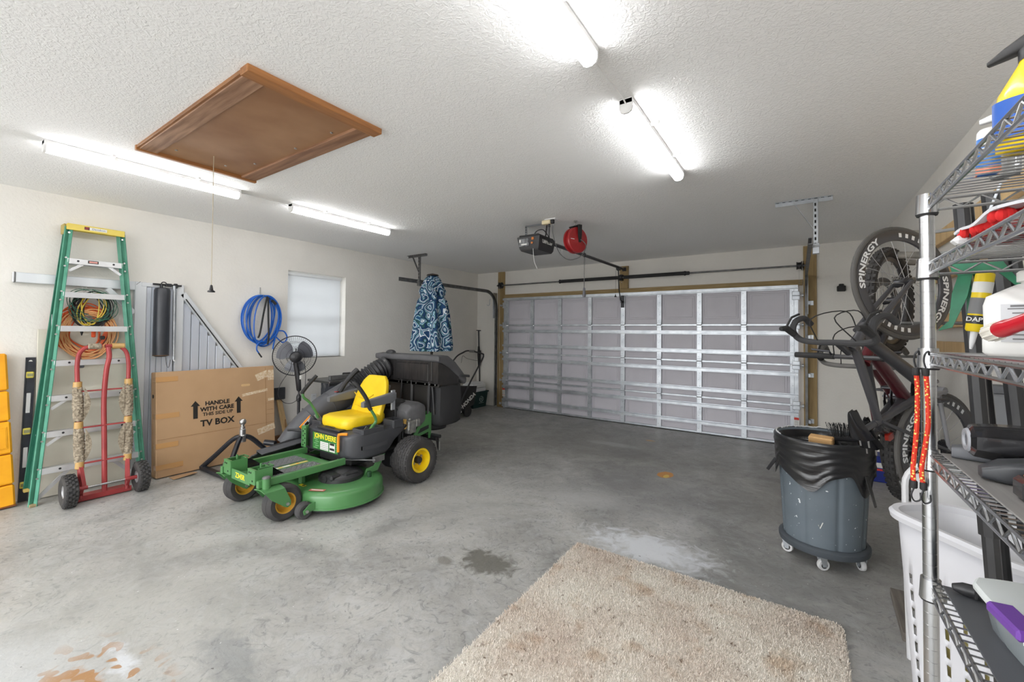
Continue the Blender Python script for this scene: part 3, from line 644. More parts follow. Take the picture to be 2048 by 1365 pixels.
# red hand truck
t = thing('hand_truck', 'red two-wheeled hand truck with carpet-wrapped rails in front of the stepladder', 'hand truck', (-5.07, 1.1, 0))
RED = mat('hand_truck_red', (166, 62, 62), .45, col2=(150, 52, 54), vs=8)
def hx_(z): return .03-.16*z/1.3                 # leans back
for s in (-1, 1):
    pts = [(hx_(.03), s*.15, .03), (hx_(.5), s*.158, .5), (hx_(1.0), s*.168, 1.0)] 
    pts += [(hx_(1.15), s*.17, 1.15), (hx_(1.25), s*.158, 1.25), (hx_(1.3), s*.125, 1.3), (hx_(1.32), s*.08, 1.315), (hx_(1.32), s*.01, 1.32)]
    MB().tube(smooth(pts, 4), .0165, 10).build('side_rail', RED, t)
m = MB().tube(smooth([(hx_(.05)+.0, .0, .05), (hx_(.5), .0, .5), (hx_(.85)+.0, .0, .85), (hx_(1.1)+.025, .012, 1.1), (hx_(1.22)+.03, .03, 1.22), (hx_(1.3)+.01, .028, 1.305)], 4), .019, 10); m.build('centre_rail', RED, t)
for z in (.93, .62, .32):
    MB().bar((hx_(z)+.002, -.15, z), (hx_(z)+.002, .15, z), .032, .01, .002).build('cross_bar', RED, t)
m = MB().box((-.085, 0, .012), (.22, .36, .008), .002); m.box((.03, 0, .03), (.008, .36, .045), .002); m.build('toe_plate', RED, t)
for s in (-1, 1):
    MB().bar((hx_(.3)+.015, s*.152, .31), (.085, s*.14, .135), .028, .012, .002).build('axle_strut', RED, t)
    MB().bar((hx_(.05), s*.15, .05), (.085, s*.15, .13), .02, .008, .002).build('axle_brace', RED, t)
    MB().cyl((.085, s*.12, .133), (.085, s*.2, .133), .016).build('axle_collar', RED, t)
MB().cyl((.085, -.26, .133), (.085, .26, .133), .009).build('axle', CHROME, t)
CARPET = mat('shag_carpet_wrap', (176, 164, 144), .95, col2=(122, 110, 94), vs=60, bump=1, bs=160)
TAPE = mat('brown_tape', (190, 152, 92), .35, coat=.3)
for s in (-1, 1):
    for z0, z1 in ((.33, .62), (.68, .97)):
        rnd = random.Random(s*7+int(z0*10))
        def fn(u, v, z0=z0, z1=z1, s=s):
            z = z0+(z1-z0)*v; a = 2*pi*u; R = .026+.004*sin(v*pi)+rnd.uniform(-.005, .005)
            return (hx_(z)+R*cos(a), s*(.15+.018*z)+R*sin(a)*(1.15), z)
        MB().sheet(fn, 22, 40, cu=True).build('carpet_wrap', CARPET, t)
        MB().solid(lambda u, v, z0=z0, z1=z1, s=s: (hx_(z0)+.0+.012*sin(v*pi), s*(.15+.018*z0)-s*(.03+(.04*sin(pi*v))*u), z0+(z1-z0)*v), 4, 14, .005).build('loose_carpet_edge', CARPET, t)
    for z in (.31, .645, .985):
        m = MB().lathe([(.026, -.03), (.03, -.026), (.029, .026), (.026, .03)], 16, T(hx_(z), s*(.15+.018*z), z)); m.build('tape_wrap', TAPE, t)
for y in (-.06, .1):
    m = MB().lathe([(.017, -.045), (.026, -.04), (.027, .04), (.017, .045)], 14, T(hx_(1.32), y, 1.318, rx=90)); m.build('grip_wrap', CARPET if y < 0 else TAPE, t)
def knobby(R, w, rim, nl=30, rows=4, tread=.006, seg=40):
    """tyre along y axis with block tread"""
    A = Matrix.Rotation(radians(-90), 4, 'X'); m = MB()
    m.lathe([(rim, -w*.38), (R*.82, -w*.5), (R*.95, -w*.42), (R, -w*.25), (R, w*.25), (R*.95, w*.42), (R*.82, w*.5), (rim, w*.38)], seg, A)
    for k in range(nl):
        for j in range(rows):
            a = 2*pi*(k+(j % 2)*.5)/nl; y = (j-(rows-1)/2)*w*.8/rows
            rr = R*(1-.05*abs(y/(w*.5))**2)
            m.box((0, y, rr+tread*.3), (2*pi*R/nl*.62, w*.8/rows*.8, tread*1.4), .001, Matrix.Rotation(a, 4, 'Y'))
    return m
for s in (-1, 1):
    q = knobby(.128, .09, .052, 22, 4, .009); q.build('tyre', RUBBER, t, M=T(.085, s*.232, .133))
    MB().lathe([(0, -.03), (.03, -.03), (.045, -.02), (.054, -.034), (.054, .034), (.045, .02), (.03, .03), (0, .03)], 24, T(.085, s*.232, .133, rx=90)).build('wheel_rim', mat('grey_rim', (172, 172, 174), .4, .5), t)

# spirit level
t = thing('spirit_level', 'long black spirit level with yellow vials leaning upright against the wall', 'level', (-5.475, .668, 0), M=T(-5.448, .674, .003, rx=-1.2, ry=-1.8))
BLUEBLK = mat('level_black', (40, 42, 50), .4, col2=(52, 54, 62), vs=14)
m = MB().box((0, 0, .61), (.004, .052, 1.22), .001)
for s in (-1, 1): m.box((0, s*.026, .61), (.026, .005, 1.22), .001)
m.build('beam', BLUEBLK, t)
for z in (.14, .59, 1.07):
    m = MB().box((0, 0, z), (.03, .05, .055), .008); m.k = 1; m.box((.0155, 0, z), (.003, .035, .026), .003); m.build('vial_block', (mat('level_yellow', (226, 212, 96), .4), mat('vial', (150, 150, 110), .1)), t)
for z in (.37, .83):
    m = MB().box((.003, 0, z), (.006, .026, .17), .01); m.build('hand_slot', mat('scuffed_silver', (206, 206, 206), .5), t)
m = MB().prism([(-.012, 0), (.012, 0), (.006, .012), (-.006, .012)], .0022, .004, Matrix(((0, 0, 1, 0), (1, 0, 0, 0), (0, 1, 0, 1.185), (0, 0, 0, 1)))); m.build('hang_hole', WHITE_LABEL, t)
# yellow segmented ramp at the left edge
t = thing('folding_ramp', 'yellow plastic segmented ramp standing folded at the left edge of the picture', 'ramp', M=T(-5.388, .553, .006, rx=3.2, ry=-2.5))
YPL = mat('ramp_yellow', (240, 170, 24), .42, col2=(228, 156, 18), vs=7)
zz = 0
for k, h_ in enumerate((.18, .25, .27, .25, .31)):
    m = MB().box((0, 0, zz+h_/2), (.1, .145, h_-.008), .012)
    if k == 2: m.box((.05, .0, zz+h_/2), (.006, .1, .18), .003); m.box((.053, 0, zz+h_/2), (.004, .085, .16), .002); m.text('AMERICAN', .024, Matrix(((0, 0, 1, .0555), (0, -1, 0, .0), (1, 0, 0, zz+h_/2), (0, 0, 0, 1))), .002)
    m.build('segment', YPL, t); zz += h_
m = MB().box((.0, 0, .006), (.104, .15, .012), .002); m.build('base_pad', mat('rust_pad', (120, 70, 30), .8), t)

# cardboard box
t = thing('tv_box', 'large brown cardboard television carton leaning against the aluminium gate', 'box', M=T(-5.205, 1.505, .009) @ Matrix.Rotation(radians(-4.5), 4, 'Y'))
CARD = mat('cardboard', (182, 148, 112), .8, col2=(174, 140, 104), vs=2.5); CARD_D = mat('cardboard_fold', (150, 112, 74), .85)
BW, BH, BT = 1.14, 1.04, .135
m = MB().box((-BT/2, BW/2, BH/2), (BT, BW, BH), .006); m.build('carton', CARD, t)
m = MB().box((.0012, BW/2, .37), (.002, BW-.01, .003), 0); m.box((.0012, BW-.1, BH/2+.15), (.002, .0025, BH*.68), 0)
for z in (.6, .52, .47): m.box((.0012, BW-.05, z), (.002, .09, .002), 0)
m.build('fold_line', CARD_D, t)
TAPEC = mat('clear_tape', (196, 150, 98), .12, coat=.8, spec=.8); TAPEW = mat('wrinkled_tape', (206, 176, 138), .15, col2=(230, 214, 190), vs=40, coat=.6, bump=.6, bs=60)
for z, l_ in ((.965, .18), (.6, .19), (.31, .18), (.1, .22)):
    m = MB().box((.0022, l_/2, z), (.002, l_, .05), 0); m.box((-BT*.3, -.0012, z), (BT*.6, .002, .05), 0); m.build('packing_tape', TAPEC, t)
for y, z, w_, h_, an in ((1.0, .93, .14, .08, 20), (1.1, .93, .07, .12, 0), (.92, .74, .28, .03, 8), (1.04, .30, .2, .07, 14), (1.1, .64, .07, .03, 0)):
    MB().box((0, 0, 0), (.002, w_, h_), 0, T(.0028, y, z, rx=an)).build('packing_tape', TAPEW, t)
def hole(y, z, w, h, m_, n=8):
    return [(y+w/2*(1 if -1 < a < 1 else -1)+h/2*cos(radians(b)), z+h/2*sin(radians(b))) for a, b in [(0, -90+180*k/n) for k in range(n+1)]] + [(y-w/2+h/2*cos(radians(90+180*k/n)), z+h/2*sin(radians(90+180*k/n))) for k in range(n+1)]
YZ = Matrix(((0, 0, 1, 0), (1, 0, 0, 0), (0, 1, 0, 0), (0, 0, 0, 1)))
m = MB().prism(hole(.82, .835, .07, .026, None), .0005, .002, YZ); m.build('hand_hole', mat('hand_hole_card', (206, 170, 124), .8), t)
m = MB().cyl((-BT*.55, -.0005, .8), (-BT*.55, -.002, .8), .02, seg=14); m.build('side_hole', HOLE, t)
def boxtxt(s, y, z, size, bold=.0022): return MB().text(s, size, YZ @ T(y, z, .0018), .001, bold)
for w_, y, z, sz, bo in (('HANDLE', .535, .675, .06, .0022), ('WITH CARE', .535, .615, .06, .0022), ('THIS SIDE UP', .54, .562, .05, .001), ('TV BOX', .535, .468, .09, .003)):
    boxtxt(w_, y, z, sz, bo).build('printed_line', BLACK_INK, t, label='line of black printed capitals')
for y in (.33, .745):
    MB().prism([(y-.02, .53), (y+.02, .53), (y+.02, .66), (y+.042, .66), (y, .715), (y-.042, .66), (y-.02, .66)], .0008, .002, YZ).build('printed_arrow', BLACK_INK, t)
m = MB().solid(lambda u, v: (.02+.12*u, .1+.2*v, .004+.02*u*v), 4, 4, .003); tag(m.build('cardboard_flap', CARD), 'torn cardboard scrap lying on the floor under the carton', 'cardboard').location = (-5.2, 1.5, 0)

# T-shaped brace, wood block
t = thing('wooden_brace', 'pale wooden board with a hand slot and black crosspiece leaning beside the carton', 'brace', (-5.49, 2.8, 0))
m = MB().bar((.16, .07, .005), (.03, -.0, .62), .09, .02, .003, 0); m.build('board', PINE, t)
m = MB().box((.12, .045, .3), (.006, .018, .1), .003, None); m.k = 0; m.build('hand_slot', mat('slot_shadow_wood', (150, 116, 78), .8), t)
m = MB().box((.05, -.045, .675), (.035, .22, .15), .004); m.build('crosspiece', mat('dark_foam', (62, 64, 68), .8), t)
m = MB().box((0, 0, .07), (.07, .24, .14), .004); tag(m.build('wood_offcut', mat('brown_offcut', (132, 96, 66), .8, col2=(116, 82, 56), vs=8)), 'short brown timber offcut on the floor behind the wooden brace', 'wood', ).location = (-5.46, 2.78, 0)

# blue hose
t = thing('air_hose', 'bright blue hose coiled on a wall hook between carton and window', 'hose', (XL+.03, 2.57, 1.9))
BLUE = mat('hose_blue', (26, 96, 190), .35)
pts = []; n_ = 7
for k in range(n_*24):
    a = 2*pi*k/24; i = k/(n_*24)
    rx_, rz_ = .17+.028*sin(i*29)+.012*sin(a+i*7), .295+.035*sin(i*23+1)
    pts.append((.012+.055*i+.01*sin(2*a), rx_*sin(a)+.035*sin(i*17)+.02*cos(a), -rz_+rz_*cos(a)))
m = MB().tube(smooth(pts, 2), .0085, 7)
m.tube(smooth([(.06, .0, -.55), (.07, -.06, -.6), (.075, -.07, -.66), (.07, -.045, -.7)], 5), .0085, 7)
m.tube(smooth([(.06, .15, -.5), (.06, .25, -.58), (.06, .3, -.52), (.06, .26, -.44), (.06, .18, -.43)], 6), .0085, 7)
m.tube(smooth([(.05, .2, -.3), (.055, .17, -.45), (.055, .14, -.58), (.05, .13, -.66)], 5), .0085, 7); m.build('coil', BLUE, t)
MB().cyl((.07, -.047, -.7), (.06, -.005, -.755), .009).build('black_coupling', BLACK, t)
MB().cyl((.05, .13, -.655), (.05, .12, -.72), .0075).build('brass_fitting', mat('dull_fitting', (176, 176, 172), .35, .8), t)
m = MB().tube(smooth([(.07, .04, -.01), (.08, .0, -.2), (.085, -.04, -.45), (.08, -.06, -.52)], 5), .011, 5); m.tube(smooth([(.075, .05, -.02), (.085, .05, -.25), (.085, .06, -.5), (.08, .05, -.6)], 5), .011, 5); m.build('strap', BLACK_MATT, t)
m = MB().cyl((.06, .1, -.05), (.07, .15, -.1), .016); m.build('black_tape', BLACK_MATT, t)
hk = thing('wall_hook', 'slim silver wall hook carrying the blue hose', 'hook', (XL+.0005, 2.57, 1.953))
MB().box((.003, 0, .01), (.006, .018, .08), .002).build('plate', STEEL, hk)
MB().tube([(.006, 0, 0), (.02, 0, -.05), (.05, 0, -.075), (.09, 0, -.07), (.1, 0, -.045)], .004, 6).build('hook', STEEL, hk)
# outlet
t = thing('wall_outlet', 'white wall socket low on the left wall behind the mower lap bar', 'outlet', (XL+.0005, 3.297, .55))
MB().box((.004, 0, 0), (.008, .075, .12), .003).build('plate', WHITE, t)
for z in (.028, -.028):
    m = MB().box((.009, 0, z), (.004, .034, .034), .004); m.k = 1
    for y in (-.008, .008): m.box((.0115, y, z+.004), (.001, .003, .01), 0)
    m.build('socket', (WHITE, HOLE), t)

# pedestal fan
t = thing('pedestal_fan', 'black pedestal fan with wire cage standing in front of the left wall', 'fan', (-5.1, 2.86, 0))
FANP = mat('fan_black', (40, 40, 43), .4)
MB().lathe([(0, .05), (.03, .05), (.04, .03), (.15, .02), (.17, .006), (.17, 0), (0, 0)], 32).build('base', FANP, t)
m = MB().cyl((0, 0, .03), (0, 0, .62), .017); m.lathe([(.018, .6), (.028, .61), (.028, .66), (.015, .69)], 14); m.build('lower_pole', FANP, t)
m = MB().cyl((0, 0, .6), (0, 0, .95), .011); m.build('upper_pole', mat('pole_grey', (70, 70, 74), .3, .5), t)
FZ = 1.155; FY = -.06
m = MB().loft([[(r*cos(a)+.0, r*.8*sin(a)+yy, z) for a in [2*pi*k/12 for k in range(12)]] for z, r, yy in ((.72, .012, 0), (.74, .032, 0), (.85, .036, -.01), (.98, .034, -.03), (1.08, .03, -.05))]); m.build('control_neck', FANP, t)
m = MB().box((.036, 0, .9), (.004, .03, .05), .002); m.build('sticker', WHITE_LABEL, t)
# the fan faces the wall corner, its motor turned to the room
FD = Vector((-.86, .40, .05)).normalized(); FA = aim((0.02, FY, FZ), Vector((0.02, FY, FZ))+FD)
m = MB().lathe([(0, -.1), (.035, -.098), (.06, -.08), (.07, -.04), (.066, .0), (.05, .03), (.02, .05), (0, .05)], 24, FA); m.build('motor_housing', FANP, t)
m = MB().cyl((0, 0, -.095), (0, 0, -.12), .012, seg=10, M=FA); m.cyl((0, .05, -.02), (0, .1, -.03), .006, seg=8, M=FA); m.build('oscillation_knob', FANP, t)
for dz, R in ((.05, .245), (.16, .245)):
    m = MB()
    for k in range(60):
        a = 2*pi*k/60; zc = dz+(-.055 if dz < .1 else .05)
        m.tube([FA @ Vector((.05*cos(a), .05*sin(a), zc)), FA @ Vector((.15*cos(a), .15*sin(a), zc+(.01 if dz < .1 else -.006))), FA @ Vector((R*cos(a), R*sin(a), .105))], .0009, 3, cap=False)
    for r in (.1, .17): m.torus(r, .0015, 36, 4, M=FA @ T(0, 0, dz+(-.048 if dz < .1 else .046)))
    m.build('wire_guard', mat('guard_wire', (60, 60, 62), .3, .6), t)
MB().torus(R, .006, 48, 6, M=FA @ T(0, 0, .105)).build('guard_ring', FANP, t)
BLD = mat('fan_blade', (112, 114, 122), .3, col2=(104, 106, 114), vs=5, spec=.7)
for b_ in range(3):
    a0 = 2*pi*b_/3+.5
    def fn(u, v, a0=a0):
        r = .04+.165*v; w_ = .5+.75*sin(pi*min(1, v*.55+.25)); a = a0+(u-.5)*w_*1.25
        return FA @ Vector((r*cos(a), r*sin(a), .105+.05*(u-.5)))
    MB().solid(fn, 10, 10, .003).build('blade', BLD, t)
MB().lathe([(0, .13), (.03, .128), (.042, .11), (.042, .06), (0, .06)], 20, FA).build('blade_hub', FANP, t)
m = MB().tube(smooth([(0.05, FY-.06, FZ-.03), (.06, -.15, 1.0), (.04, -.24, .85), (.02, -.26, .72), (.03, -.2, .62), (.04, -.1, .6), (.03, .0, .66), (.02, .06, .74), (.02, .07, .95), (.02, .05, 1.1)], 6), .0035, 5); m.build('power_cord', BLACK_MATT, t)

# trailer hitch stand
t = thing('trailer_dolly', 'black three-legged trailer mover frame with a chrome hitch ball, beside the mower', 'trailer dolly', (-4.85, 2.12, 0))
BLUEB = mat('frame_black', (30, 32, 38), .35)
for p in ((-.32, -.24, .04), (.1, -.18, .04), (.05, .35, .06)):
    MB().tube(smooth([(0, 0, .36), (p[0]*.25, p[1]*.25, .32), (p[0]*.7, p[1]*.7, .15), p], 4), .024, 8).build('leg', BLUEB, t)
MB().bar((-.335, -.24, .03), (.42, -.22, .03), .05, .04, .004).build('axle_tube', BLUEB, t)
MB().bar((.1, -.22, .03), (.08, .38, .03), .05, .04, .004).build('cross_tube', BLUEB, t)
MB().cyl((.1, .18, .27), (.2, .24, .26), .03).build('side_tube', BLUEB, t)
MB().lathe([(0, .3), (.034, .3), (.034, .37), (.03, .375), (.03, .43), (.024, .435), (.024, .455), (.017, .46), (.017, .478), (.028, .488), (.034, .505), (.03, .525), (.018, .537), (0, .538)], 20).build('hitch_ball', mat('worn_chrome', (190, 190, 190), .3, .9), t)
# ================================================================ zero-turn mower with bagger
MW = thing('riding_mower', 'green and yellow zero-turn riding mower with black twin grass bagger', 'riding mower', (-3.67, 2.5, 0))
MO = T(0, -2.5, 0)
def mp(name, m, mats, parent=None, **k): return m.build(name, mats, parent or MW, M=MO, **k)
JG = mat('mower_green', (78, 132, 78), .38, coat=.3); JGD = mat('mower_green_shadowed_steel', (70, 120, 70), .45)
JY = mat('mower_yellow', (244, 208, 24), .38, coat=.2); SEATY = mat('seat_vinyl', (242, 208, 30), .4, col2=(234, 196, 26), vs=5, bump=.12, bs=120)
RIMY = mat('dusty_caster_rim', (198, 150, 48), .5, col2=(178, 132, 40), vs=9)
DECALY = mat('decal_yellow', (250, 226, 50), .45); ORANGE = mat('lever_orange', (238, 146, 30), .4)
GREY_PL = mat('grey_plastic', (104, 106, 110), .45)
AX = Matrix.Rotation(radians(90), 4, 'Y')              # lathe axis along x
XZ = Matrix(((1, 0, 0, 0), (0, 0, 1, 0), (0, 1, 0, 0), (0, 0, 0, 1)))     # prism in x-z, thickness along y
YZp = Matrix(((0, 0, 1, 0), (1, 0, 0, 0), (0, 1, 0, 0), (0, 0, 0, 1)))    # prism in y-z, thickness along x
# front frame
for s in (-1, 1):
    mp('frame_rail', MB().box((s*.305, 1.95, .312), (.035, .74, .056), .004), JG)
    y0 = 1.62
    m = MB().box((s*.205, 1.585, .355), (.115, .006, .115), .002)
    m.box((s*.15, 1.65, .355), (.006, .13, .11), .002).box((s*.26, 1.65, .355), (.006, .13, .11), .002).box((s*.205, 1.59, .408), (.115, .02, .006), .001).box((s*.205, 1.71, .36), (.11, .006, .1), .002)
    m.k = 1
    for q in (-.03, -.005): m.box((s*.205+q, 1.5815, .385), (.012, .003, .012), 0)
    m.box((s*.205+.02, 1.5815, .325), (.014, .003, .012), 0); mp('front_bracket', m, (JG, HOLE))
    m = MB().box((s*.2, 1.655, .42), (.02, .012, .04), .003); m.tube([(s*.24, 1.62, .412), (s*.24, 1.73, .412), (s*.17, 1.73, .412)], .006, 6); mp('latch', m, JGD)
    m = MB().prism([(1.715, .30), (1.715, .40), (1.735, .40), (1.86, .30)], s*.15-.004, s*.15+.004, YZp); mp('gusset', m, BLACK_GLOSS)
m = MB().bar((-.15, 1.6, .31), (.15, 1.6, .31), .012, .08, .003); mp('front_plate', m, JG)
m = MB().box((0, 1.69, .30), (.31, .17, .012), .003); mp('front_shelf', m, JG)
m = MB().text('Z345R', .056, T(-.0, 1.5925, .312) @ Matrix(((1, 0, 0, 0), (0, 0, -1, 0), (0, 1, 0, 0), (0, 0, 0, 1))), .001, .001); mp('model_decal', m, DECALY)
for s in (-1, 1):
    m = MB().cyl((s*.33, 1.635, .255), (s*.33, 1.635, .355), .03); mp('caster_pivot', m, JG)
    m = MB().lathe([(0, .37), (.022, .368), (.03, .36), (.03, .352)], 16, T(s*.33, 1.635, 0)); mp('pivot_cap', m, GALV_D)
    m = MB()
    def crown(u, v, s=s):
        a = -pi*.5+pi*u
        return (s*.33+.078*sin(a)*(1 if abs(a) < 9 else 1), 1.60+.13*v, .275-.02*(1-cos(a)))
    m.solid(lambda u, v: (s*.33+(u-.5)*.158, 1.585+.15*v, .262+.012*sin(pi*u)), 8, 4, .007)
    for q in (-1, 1):
        m.prism([(1.585, .27), (1.735, .27), (1.785, .16), (1.785, .125), (1.76, .112), (1.735, .125), (1.64, .2)], s*.33+q*.074-.003, s*.33+q*.074+.003, YZp)
    mp('caster_fork', m, JG)
    A = T(s*.33, 1.757, .141) @ AX; R = .139
    m = MB().lathe([(.072, -.05), (.085, -.056), (.115, -.058), (.13, -.047), (.1375, -.03)] + [(.139-(.003 if k % 2 else 0), -.03+.06*k/10) for k in range(11)] + [(.1375, .03), (.13, .047), (.115, .058), (.085, .056), (.072, .05)], 48, A); mp('caster_tyre', m, RUBBER)
    m = MB().lathe([(.012, -.045), (.03, -.045), (.035, -.02), (.055, -.02), (.07, -.052), (.079, -.056), (.08, -.04), (.065, 0), (.08, .04), (.079, .056), (.07, .052), (.055, .02), (.035, .02), (.03, .045), (.012, .045)], 32, A); mp('caster_rim', m, RIMY)
    m = MB().cyl((s*.33-.085, 1.757, .141), (s*.33+.085, 1.757, .141), .009); m.cyl((s*.33-.088, 1.757, .141), (s*.33+.088, 1.757, .141), .013, seg=6); mp('caster_axle', m, STEEL)
# foot plate
m = MB().box((0, 1.985, .292), (.575, .56, .01), .003); m.box((0, 1.985, .297), (.045, .5, .006), .002); mp('foot_plate', m, JG)
for s in (-1, 1):
    m = MB().box((s*.15, 1.965, .3), (.2, .42, .006), .002)
    for i in range(6):
        for j in range(17):
            m.box((0, 0, 0), (.026, .009, .007), .003, T(s*.15-.08+i*.032, 1.78+j*.0235, .304, rz=35 if (i+j) % 2 else -35))
    mp('foot_mat', m, mat('foot_mat_rubber', (112, 113, 116), .6))
m = MB().box((0, 1.93, .3008), (.036, .44, .001), 0); m.k = 1
for k in range(3): m.box((0, 1.76+k*.1, .3016), (.034, .06, .001), 0)
m.k = 2; m.box((0, 2.06, .3016), (.034, .014, .001), 0); m.box((0, 1.83, .302), (.034, .02, .001), 0); mp('floor_decal', m, (mat('decal_tan', (214, 196, 120), .5), WHITE_LABEL, ORANGE))
# body: console lofted front to back
def rr(x0, x1, z0, z1, r, y, n=4):
    out = []
    for cx, cz, a0 in ((x1-r, z0+r, -90), (x1-r, z1-r, 0), (x0+r, z1-r, 90), (x0+r, z0+r, 180)):
        for k in range(n+1):
            a = radians(a0+90*k/n); out.append((cx+r*cos(a), y, cz+r*sin(a)))
    return out
def sect(y, w, z0, z1): return rr(-w, w, z0, z1, .03, y)
m = MB().loft([sect(2.325, .29, .35, .505), sect(2.335, .315, .33, .525), sect(2.37, .35, .315, .54), sect(2.44, .395, .305, .548), sect(2.56, .415, .305, .55), sect(2.68, .415, .315, .55), sect(2.74, .412, .35, .55), sect(2.8, .405, .41, .55), sect(2.9, .40, .47, .55), sect(2.96, .39, .5, .55)][::-1])
BODY = mat('mower_body', (68, 69, 73), .42, col2=(60, 61, 65), vs=6); mp('body', m, BODY)
m = MB().loft([[(x, y, z) for x, y, z in sect(2.43, .405, .40, .425)], sect(2.56, .424, .40, .425), sect(2.7, .42, .41, .43)][::-1]); mp('body_rib', m, mat('rib_grey', (70, 71, 75), .4))
for s in (-1, 1):
    for y0, y1, h_ in ((2.43, 2.66, .03), (2.78, 2.9, .06)):
        m = MB(); xo, xi = s*.405, s*.26
        for (cx, cy, dx, dy) in (((xo+xi)/2, y0, abs(xo-xi), .014), ((xo+xi)/2, y1, abs(xo-xi), .014), (xo, (y0+y1)/2, .014, y1-y0), (xi, (y0+y1)/2, .014, y1-y0)): m.box((cx, cy, .55+h_/2-.01), (dx, dy, h_+.02), .005)
        m.box(((xo+xi)/2, (y0+y1)/2, .548), (abs(xo-xi), y1-y0, .01), 0); mp('console_tray', m, BODY)
m = MB().box((0, 2.40, .55), (.36, .12, .02), .008); m.tube([(-.08, 2.38, .562), (-.06, 2.36, .57), (.04, 2.36, .57), (.06, 2.38, .562)], .005, 6); mp('seat_platform', m, BLACK)
# front decal panel
FP = T(0, 2.323, .428) @ Matrix(((1, 0, 0, 0), (0, 0, -1, 0), (0, 1, 0, 0), (0, 0, 0, 1)))
m = MB().box((0, 0, 0), (.44, .17, .006), .003, FP); m.k = 1; m.box((0, 0, .004), (.4, .155, .003), 0, FP); m.k = 2; m.text('John Deere'.upper(), .066, FP @ T(0, .048, .006), .001, .0015, sx=.92)
m.k = 3; m.box((-.01, -.033, .006), (.13, .075, .001), 0, FP); m.box((.115, -.03, .006), (.085, .08, .001), 0, FP); m.k = 0
for k in range(4): m.box((-.01, -.01-k*.017, .007), (.12, .002, .001), 0, FP); 
for k in range(2): m.box((.115, .0-k*.045, .007), (.07, .02, .001), 0, FP)
m.k = 4
for k in range(5): m.box((-.15+.02*(k % 2), .015-k*.02, .006), (.06, .008, .001), 0, FP); m.box((.182, .01-k*.018, .006), (.028, .004, .001), 0, FP)
mp('front_decal', m, (BLACK, mat('decal_green', (60, 124, 62), .45), DECALY, WHITE_LABEL, mat('decal_light_green', (120, 170, 118), .45)))
m = MB().tube([(.235, 2.30, .385), (.235, 2.30, .52), (.24, 2.30, .54), (.262, 2.31, .545), (.31, 2.34, .545)], .0125, 8); mp('parking_brake_lever', m, ORANGE)
m = MB().box((-.305, 2.3, .455), (.012, .07, .2), .003); m.box((-.275, 2.275, .455), (.06, .006, .2), .002); m.k = 1
for k in range(8): m.box((-.29+(k % 2)*.03, 2.271, .375+k*.022), (.012, .003, .012), 0)
mp('slotted_bracket', m, (JG, HOLE)); mp('front_pedal_rod', MB().tube([(-.3, 2.28, .5), (-.42, 2.24, .505), (-.47, 2.22, .5)], .012, 6), BLACK)
# seat
def seat_ring(y, w, z0, z1, cr): 
    return [(w*cos(a)*(1-.10*abs(sin(a))**4)/max(abs(cos(a)), abs(sin(a)))**.75, y, (z0+z1)/2+(z1-z0)/2*sin(a)/max(abs(cos(a)), abs(sin(a)))**.75+cr*(cos(a)**2 if sin(a) > 0 else 0)) for a in [2*pi*k/28 for k in range(28)]]
m = MB().loft([seat_ring(2.385, .12, .57, .61, 0), seat_ring(2.392, .17, .555, .635, 0), seat_ring(2.42, .215, .54, .655, .008), seat_ring(2.5, .235, .535, .66, .02), seat_ring(2.65, .24, .535, .65, .032), seat_ring(2.78, .235, .54, .65, .03), seat_ring(2.84, .2, .56, .65, .02)][::-1]); mp('seat_cushion', m, SEATY, ang=60)
rows = []
for k in range(25):
    v = k/24; z = .60+.41*(1-(1-v)**1.0); yc = 2.765+.15*v; w = .232 if v < .45 else .232-.075*((v-.45)/.55)**1.6; th = .085-.03*v
    if v > .8: w *= (1-.22*((v-.8)/.2)**2); th *= (1-.55*((v-.8)/.2)**2)
    rows.append([(w*cos(a)*1.0/max(abs(cos(a)), abs(sin(a)))**.6, yc+th*.5*sin(a)/max(abs(cos(a)), abs(sin(a)))**.6+(-.022*abs(cos(a))**3 if sin(a) < 0.2 else 0), z) for a in [2*pi*q/28 for q in range(28)]])
m = MB().loft(rows); mp('seat_back', m, SEATY, ang=60)
m = MB().tube([(-.15, 2.738, .84), (-.08, 2.73, .80), (0, 2.728, .79), (.08, 2.73, .80), (.15, 2.738, .84)], .006, 6); m.tube([(-.12, 2.725, .72), (0, 2.722, .70), (.12, 2.725, .72)], .005, 6); mp('seat_seam', m, mat('seat_seam', (214, 176, 22), .5))
m = MB().box((0, 2.62, .525), (.4, .4, .03), .012); m.box((0, 0, 0), (.36, .02, .34), .01, T(0, 2.875, .76, rx=-20)); mp('seat_pan', m, BLACK)
for s in (-1, 1):
    m = MB().loft([rr(s*.275-.025, s*.275+.025, .755, .805, .01, 2.52), rr(s*.275-.03, s*.275+.03, .75, .82, .012, 2.58), rr(s*.275-.03, s*.275+.03, .76, .86, .012, 2.86), rr(s*.275-.028, s*.275+.028, .79, .86, .012, 2.9)][::-1]); mp('armrest', m, GREY_PL)
    mp('armrest_bracket', MB().box((s*.262, 2.89, .78), (.02, .05, .2), .004), GALV)
